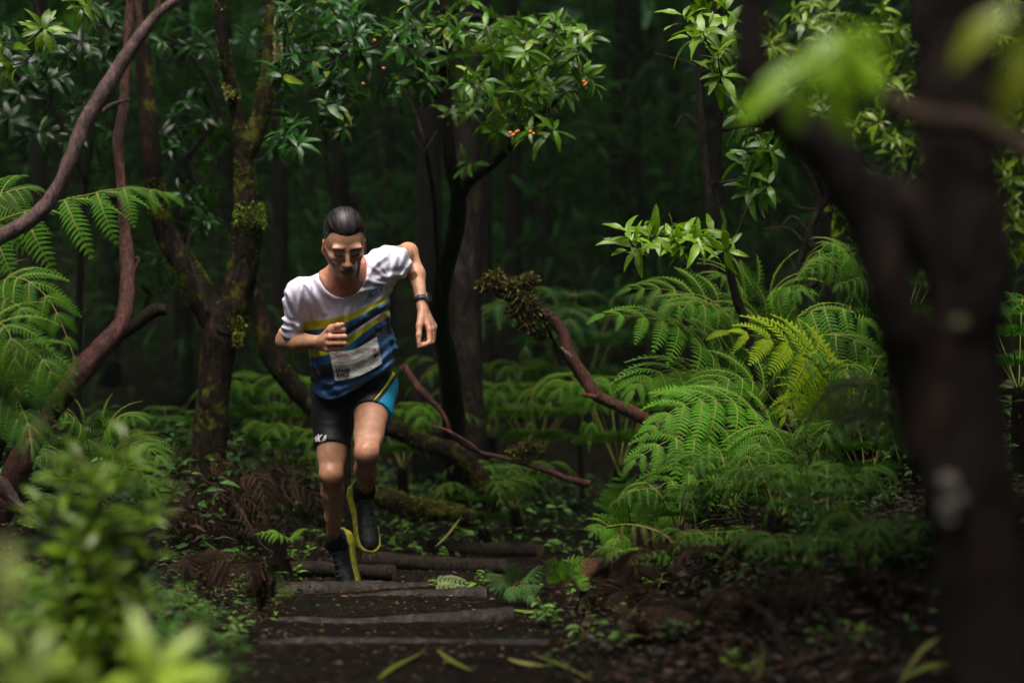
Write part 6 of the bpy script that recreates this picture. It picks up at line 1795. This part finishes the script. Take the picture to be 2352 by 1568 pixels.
# ---- shoes, socks, watch
def loft(secs):
    V = np.array(secs); n, k, _ = V.shape
    Fc = [[i * k + j, i * k + (j + 1) % k, (i + 1) * k + (j + 1) % k, (i + 1) * k + j] for i in range(n - 1) for j in range(k)]
    Fc += [list(range(k))[::-1], [(n - 1) * k + j for j in range(k)]]
    return V.reshape(-1, 3), Fc
m_upper = simple_mat('shoe_upper', (.014, .015, .016), .33, .5, .75, 38, .9, .006, bscale=120)
m_sole = simple_mat('shoe_foam', (.42, .39, .03), .6, .3, .45, 40, .9, .006, bscale=90)
m_tread = simple_mat('shoe_rubber', (.02, .02, .02), .7, .3, .3, 60, .3)
m_lace = simple_mat('lace', (.05, .055, .06), .6, .3, .2, 90, 0)
m_sock = simple_mat('sock_knit', (.008, .008, .009), .9, .2, .3, 200, .4, .002)
m_sockr = simple_mat('sock_red_knit', (.30, .02, .03), .9, .2, .3, 200, .3, .002)
def shoe(an, A, U, medial, labeltxt):
    A = nrm(A); U = nrm(U - A * np.dot(U, A)); L = nrm(cross3(U, A))
    if np.dot(L, medial) < 0: L = -L                       # L points to the medial side
    o = an - A * .062 - U * .108
    W = lambda x, y, z: o + A * x + L * y + U * z
    T = np.linspace(0, 1, 22)
    half = np.interp(T, [0, .04, .12, .3, .5, .68, .8, .9, .97, 1], [.014, .030, .037, .036, .038, .046, .048, .043, .031, .014])
    rock = np.interp(T, [0, .1, .3, .7, .88, 1], [.016, .004, 0, 0, .010, .030])
    cyo = np.interp(T, [0, .4, .75, 1], [0, .002, .005, .012])
    top = np.interp(T, [0, .3, .6, .85, 1], [.060, .046, .038, .034, .042])
    fl = np.interp(T, [0, .15, .4, .8, 1], [1.16, 1.2, 1.10, 1.07, 1.0])
    root = part('shoe', *loft([[W(-.012 + .302 * t, cyo[i] + half[i] * .93 * math.cos(a), top[i] - .012 + (np.interp(t, [0, .1, .22, .36, .55, .75, .9, 1], [.056, .060, .060, .066, .050, .040, .030, .006]) + .012) * max(math.sin(a), 0) ** .75 - .004 * (math.sin(a) < 0)) for a in np.linspace(0, 2 * math.pi, 20, endpoint=False)] for i, t in enumerate(T)]), m_upper, runner)
    root['label'] = labeltxt
    secs = []
    for i, t in enumerate(T):
        w = half[i]; z0, z1 = rock[i], top[i]; wob = .0018 * math.sin(t * 40)
        prof = [(-w * fl[i] * .96, z0), (w * fl[i] * .96, z0), (w * fl[i] * 1.03 + wob, z0 + .3 * (z1 - z0)), (w * fl[i] + .0015, z0 + .6 * (z1 - z0)), (w * 1.0, z1 + .004), (w * .8, z1 + .002), (-w * .8, z1 + .002), (-w * 1.0, z1 + .004), (-w * fl[i] - .0015, z0 + .6 * (z1 - z0)), (-w * fl[i] * 1.03 - wob, z0 + .3 * (z1 - z0))]
        secs.append([W(-.016 + .312 * t, cyo[i] + y, z) for y, z in prof])
    part('midsole', *loft(secs), m_sole, root)
    secs = [[W(-.014 + .306 * t, cyo[i] + y * half[i] * fl[i] * .9, rock[i] + z) for y, z in ((-1, -.005), (1, -.005), (1, .002), (-1, .002))] for i, t in enumerate(T)]
    part('outsole', *loft(secs), m_tread, root, smooth=False)
    for k in range(5):
        x = .105 + .022 * k; zc = np.interp(x / .302, [.3, .45, .62, .75], [.113, .104, .090, .077])
        pts = [W(x + .004 * (k % 2), cyo[8] + y, zc + .003 - .35 * y * y / .03) for y in np.linspace(-.02, .02, 7)]
        part('lace', *tube(pts, [.0022] * 7, 6), m_lace, root)
    # collar and heel pull
    cu = [W(.052 + .040 * math.cos(a), .031 * math.sin(a), .108 + .012 * math.cos(a)) for a in np.linspace(0, 2 * math.pi, 19)]
    part('collar', *tube(cu, [.006] * 19, 8), m_upper, root)
    return W
def sock(an, kn, W, medial):
    s0 = an + nrm(kn - an) * .055
    pts, rad = resample([s0, an, W(.058, 0, .085), W(.075, 0, .062)], 12, [.034, .0375, .041, .041])
    sv_, sf_ = tube(pts, rad, 20)
    o = part('sock', sv_, sf_, m_sock, runner)
    md = nrm(medial + np.array([0, -.5, 0]))
    V, Fc = [], []
    for i in range(4):
        for j in range(4):
            c = an + nrm(kn - an) * (.012 - .012 * i); t = nrm(kn - an)
            side = nrm(md - t * np.dot(md, t)); up = cross3(t, side)
            a = (j - 1.5) * .16
            V.append(c + (side * math.cos(a) + up * math.sin(a)) * .0408)
    for i in range(3):
        for j in range(3): Fc.append([4 * i + j, 4 * i + j + 1, 4 * i + j + 5, 4 * i + j + 4])
    part('red_patch', np.array(V), Fc, m_sockr, o)
aR, aL = J['anR'], J['anL']
WR = shoe(aR, P(778, 1366, 9.575) - P(767, 1240, 9.66), np.array([-.42, -.88, .30]), np.array([1., 0, 0]), 'black trail shoe with yellow foam, toe behind the log step')
WL = shoe(aL, P(866, 1250, 9.50) - P(832, 1118, 9.62), np.array([.40, -.88, .30]), np.array([-1., 0, 0]), 'black trail shoe with yellow foam, lifted in mid stride')
sock(aR, J['knR'], WR, np.array([1., 0, 0])); sock(aL, J['knL'], WL, np.array([-1., 0, 0]))

wt = P(968, 690, 9.46); wa = nrm(J['wrL'] - J['faL'])
out_ = nrm(np.array([.85, -.45, .1]) - wa * np.dot([.85, -.45, .1], wa)); oth = cross3(wa, out_)
secs = []
for a in np.linspace(0, 2 * math.pi, 25):
    c = wt + (out_ * math.cos(a) * .0245 + oth * math.sin(a) * .0255)
    n_ = out_ * math.cos(a) + oth * math.sin(a)
    secs.append([c - wa * .011 - n_ * .002, c + wa * .011 - n_ * .002, c + wa * .011 + n_ * .0025, c - wa * .011 + n_ * .0025])
m_band = simple_mat('watch_rubber', (.015, .016, .018), .5, .5, .2, 60, 0)
m_case = simple_mat('watch_case', (.06, .065, .07), .3, .6, .2, 60, 0)
m_glass = simple_mat('watch_glass', (.012, .014, .014), .12, .6, .1, 60, 0)
watch = part('watch', *loft(secs), m_band, runner, label='black sports watch on the wrist')
def disc(c, n, r, t, k=24):
    n = nrm(n); u = nrm(cross3(n, [0.2, .3, .9])); w = cross3(n, u)
    prof = [(0, -t / 2), (r, -t / 2), (r, t * .25), (r * .88, t / 2), (0, t / 2)]
    V = [c + n * z + (u * math.cos(a) + w * math.sin(a)) * q_ for q_, z in prof for a in np.linspace(0, 2 * math.pi, k, endpoint=False)]
    Fc = [[i * k + j, i * k + (j + 1) % k, (i + 1) * k + (j + 1) % k, (i + 1) * k + j] for i in range(len(prof) - 1) for j in range(k)]
    return np.array(V), Fc
part('case', *disc(wt + out_ * .030, out_, .0215, .012), m_case, watch, smooth=False)
part('glass', *disc(wt + out_ * .0365, out_, .0185, .002), m_glass, watch, smooth=False)
# ------------------------------------------------------------------ damp air of the wood
hz = bpy.data.materials.new('damp_air'); hz.use_nodes = True
nt = hz.node_tree; nt.nodes.clear()
ho = nt.nodes.new('ShaderNodeOutputMaterial'); hv_ = nt.nodes.new('ShaderNodeVolumePrincipled')
hv_.inputs['Color'].default_value = (.60, .86, .60, 1); hv_.inputs['Density'].default_value = .0004
hv_.inputs['Anisotropy'].default_value = .2
nt.links.new(hv_.outputs[0], ho.inputs['Volume'])
x0, x1, y0, y1, z0, z1 = -75, 75, -30, 95, -3, 48
hb = part('haze', [(x, y, z) for x in (x0, x1) for y in (y0, y1) for z in (z0, z1)], [[0, 1, 3, 2], [4, 6, 7, 5], [0, 4, 5, 1], [2, 3, 7, 6], [0, 2, 6, 4], [1, 5, 7, 3]], hz, smooth=False)
hb['kind'] = 'stuff'
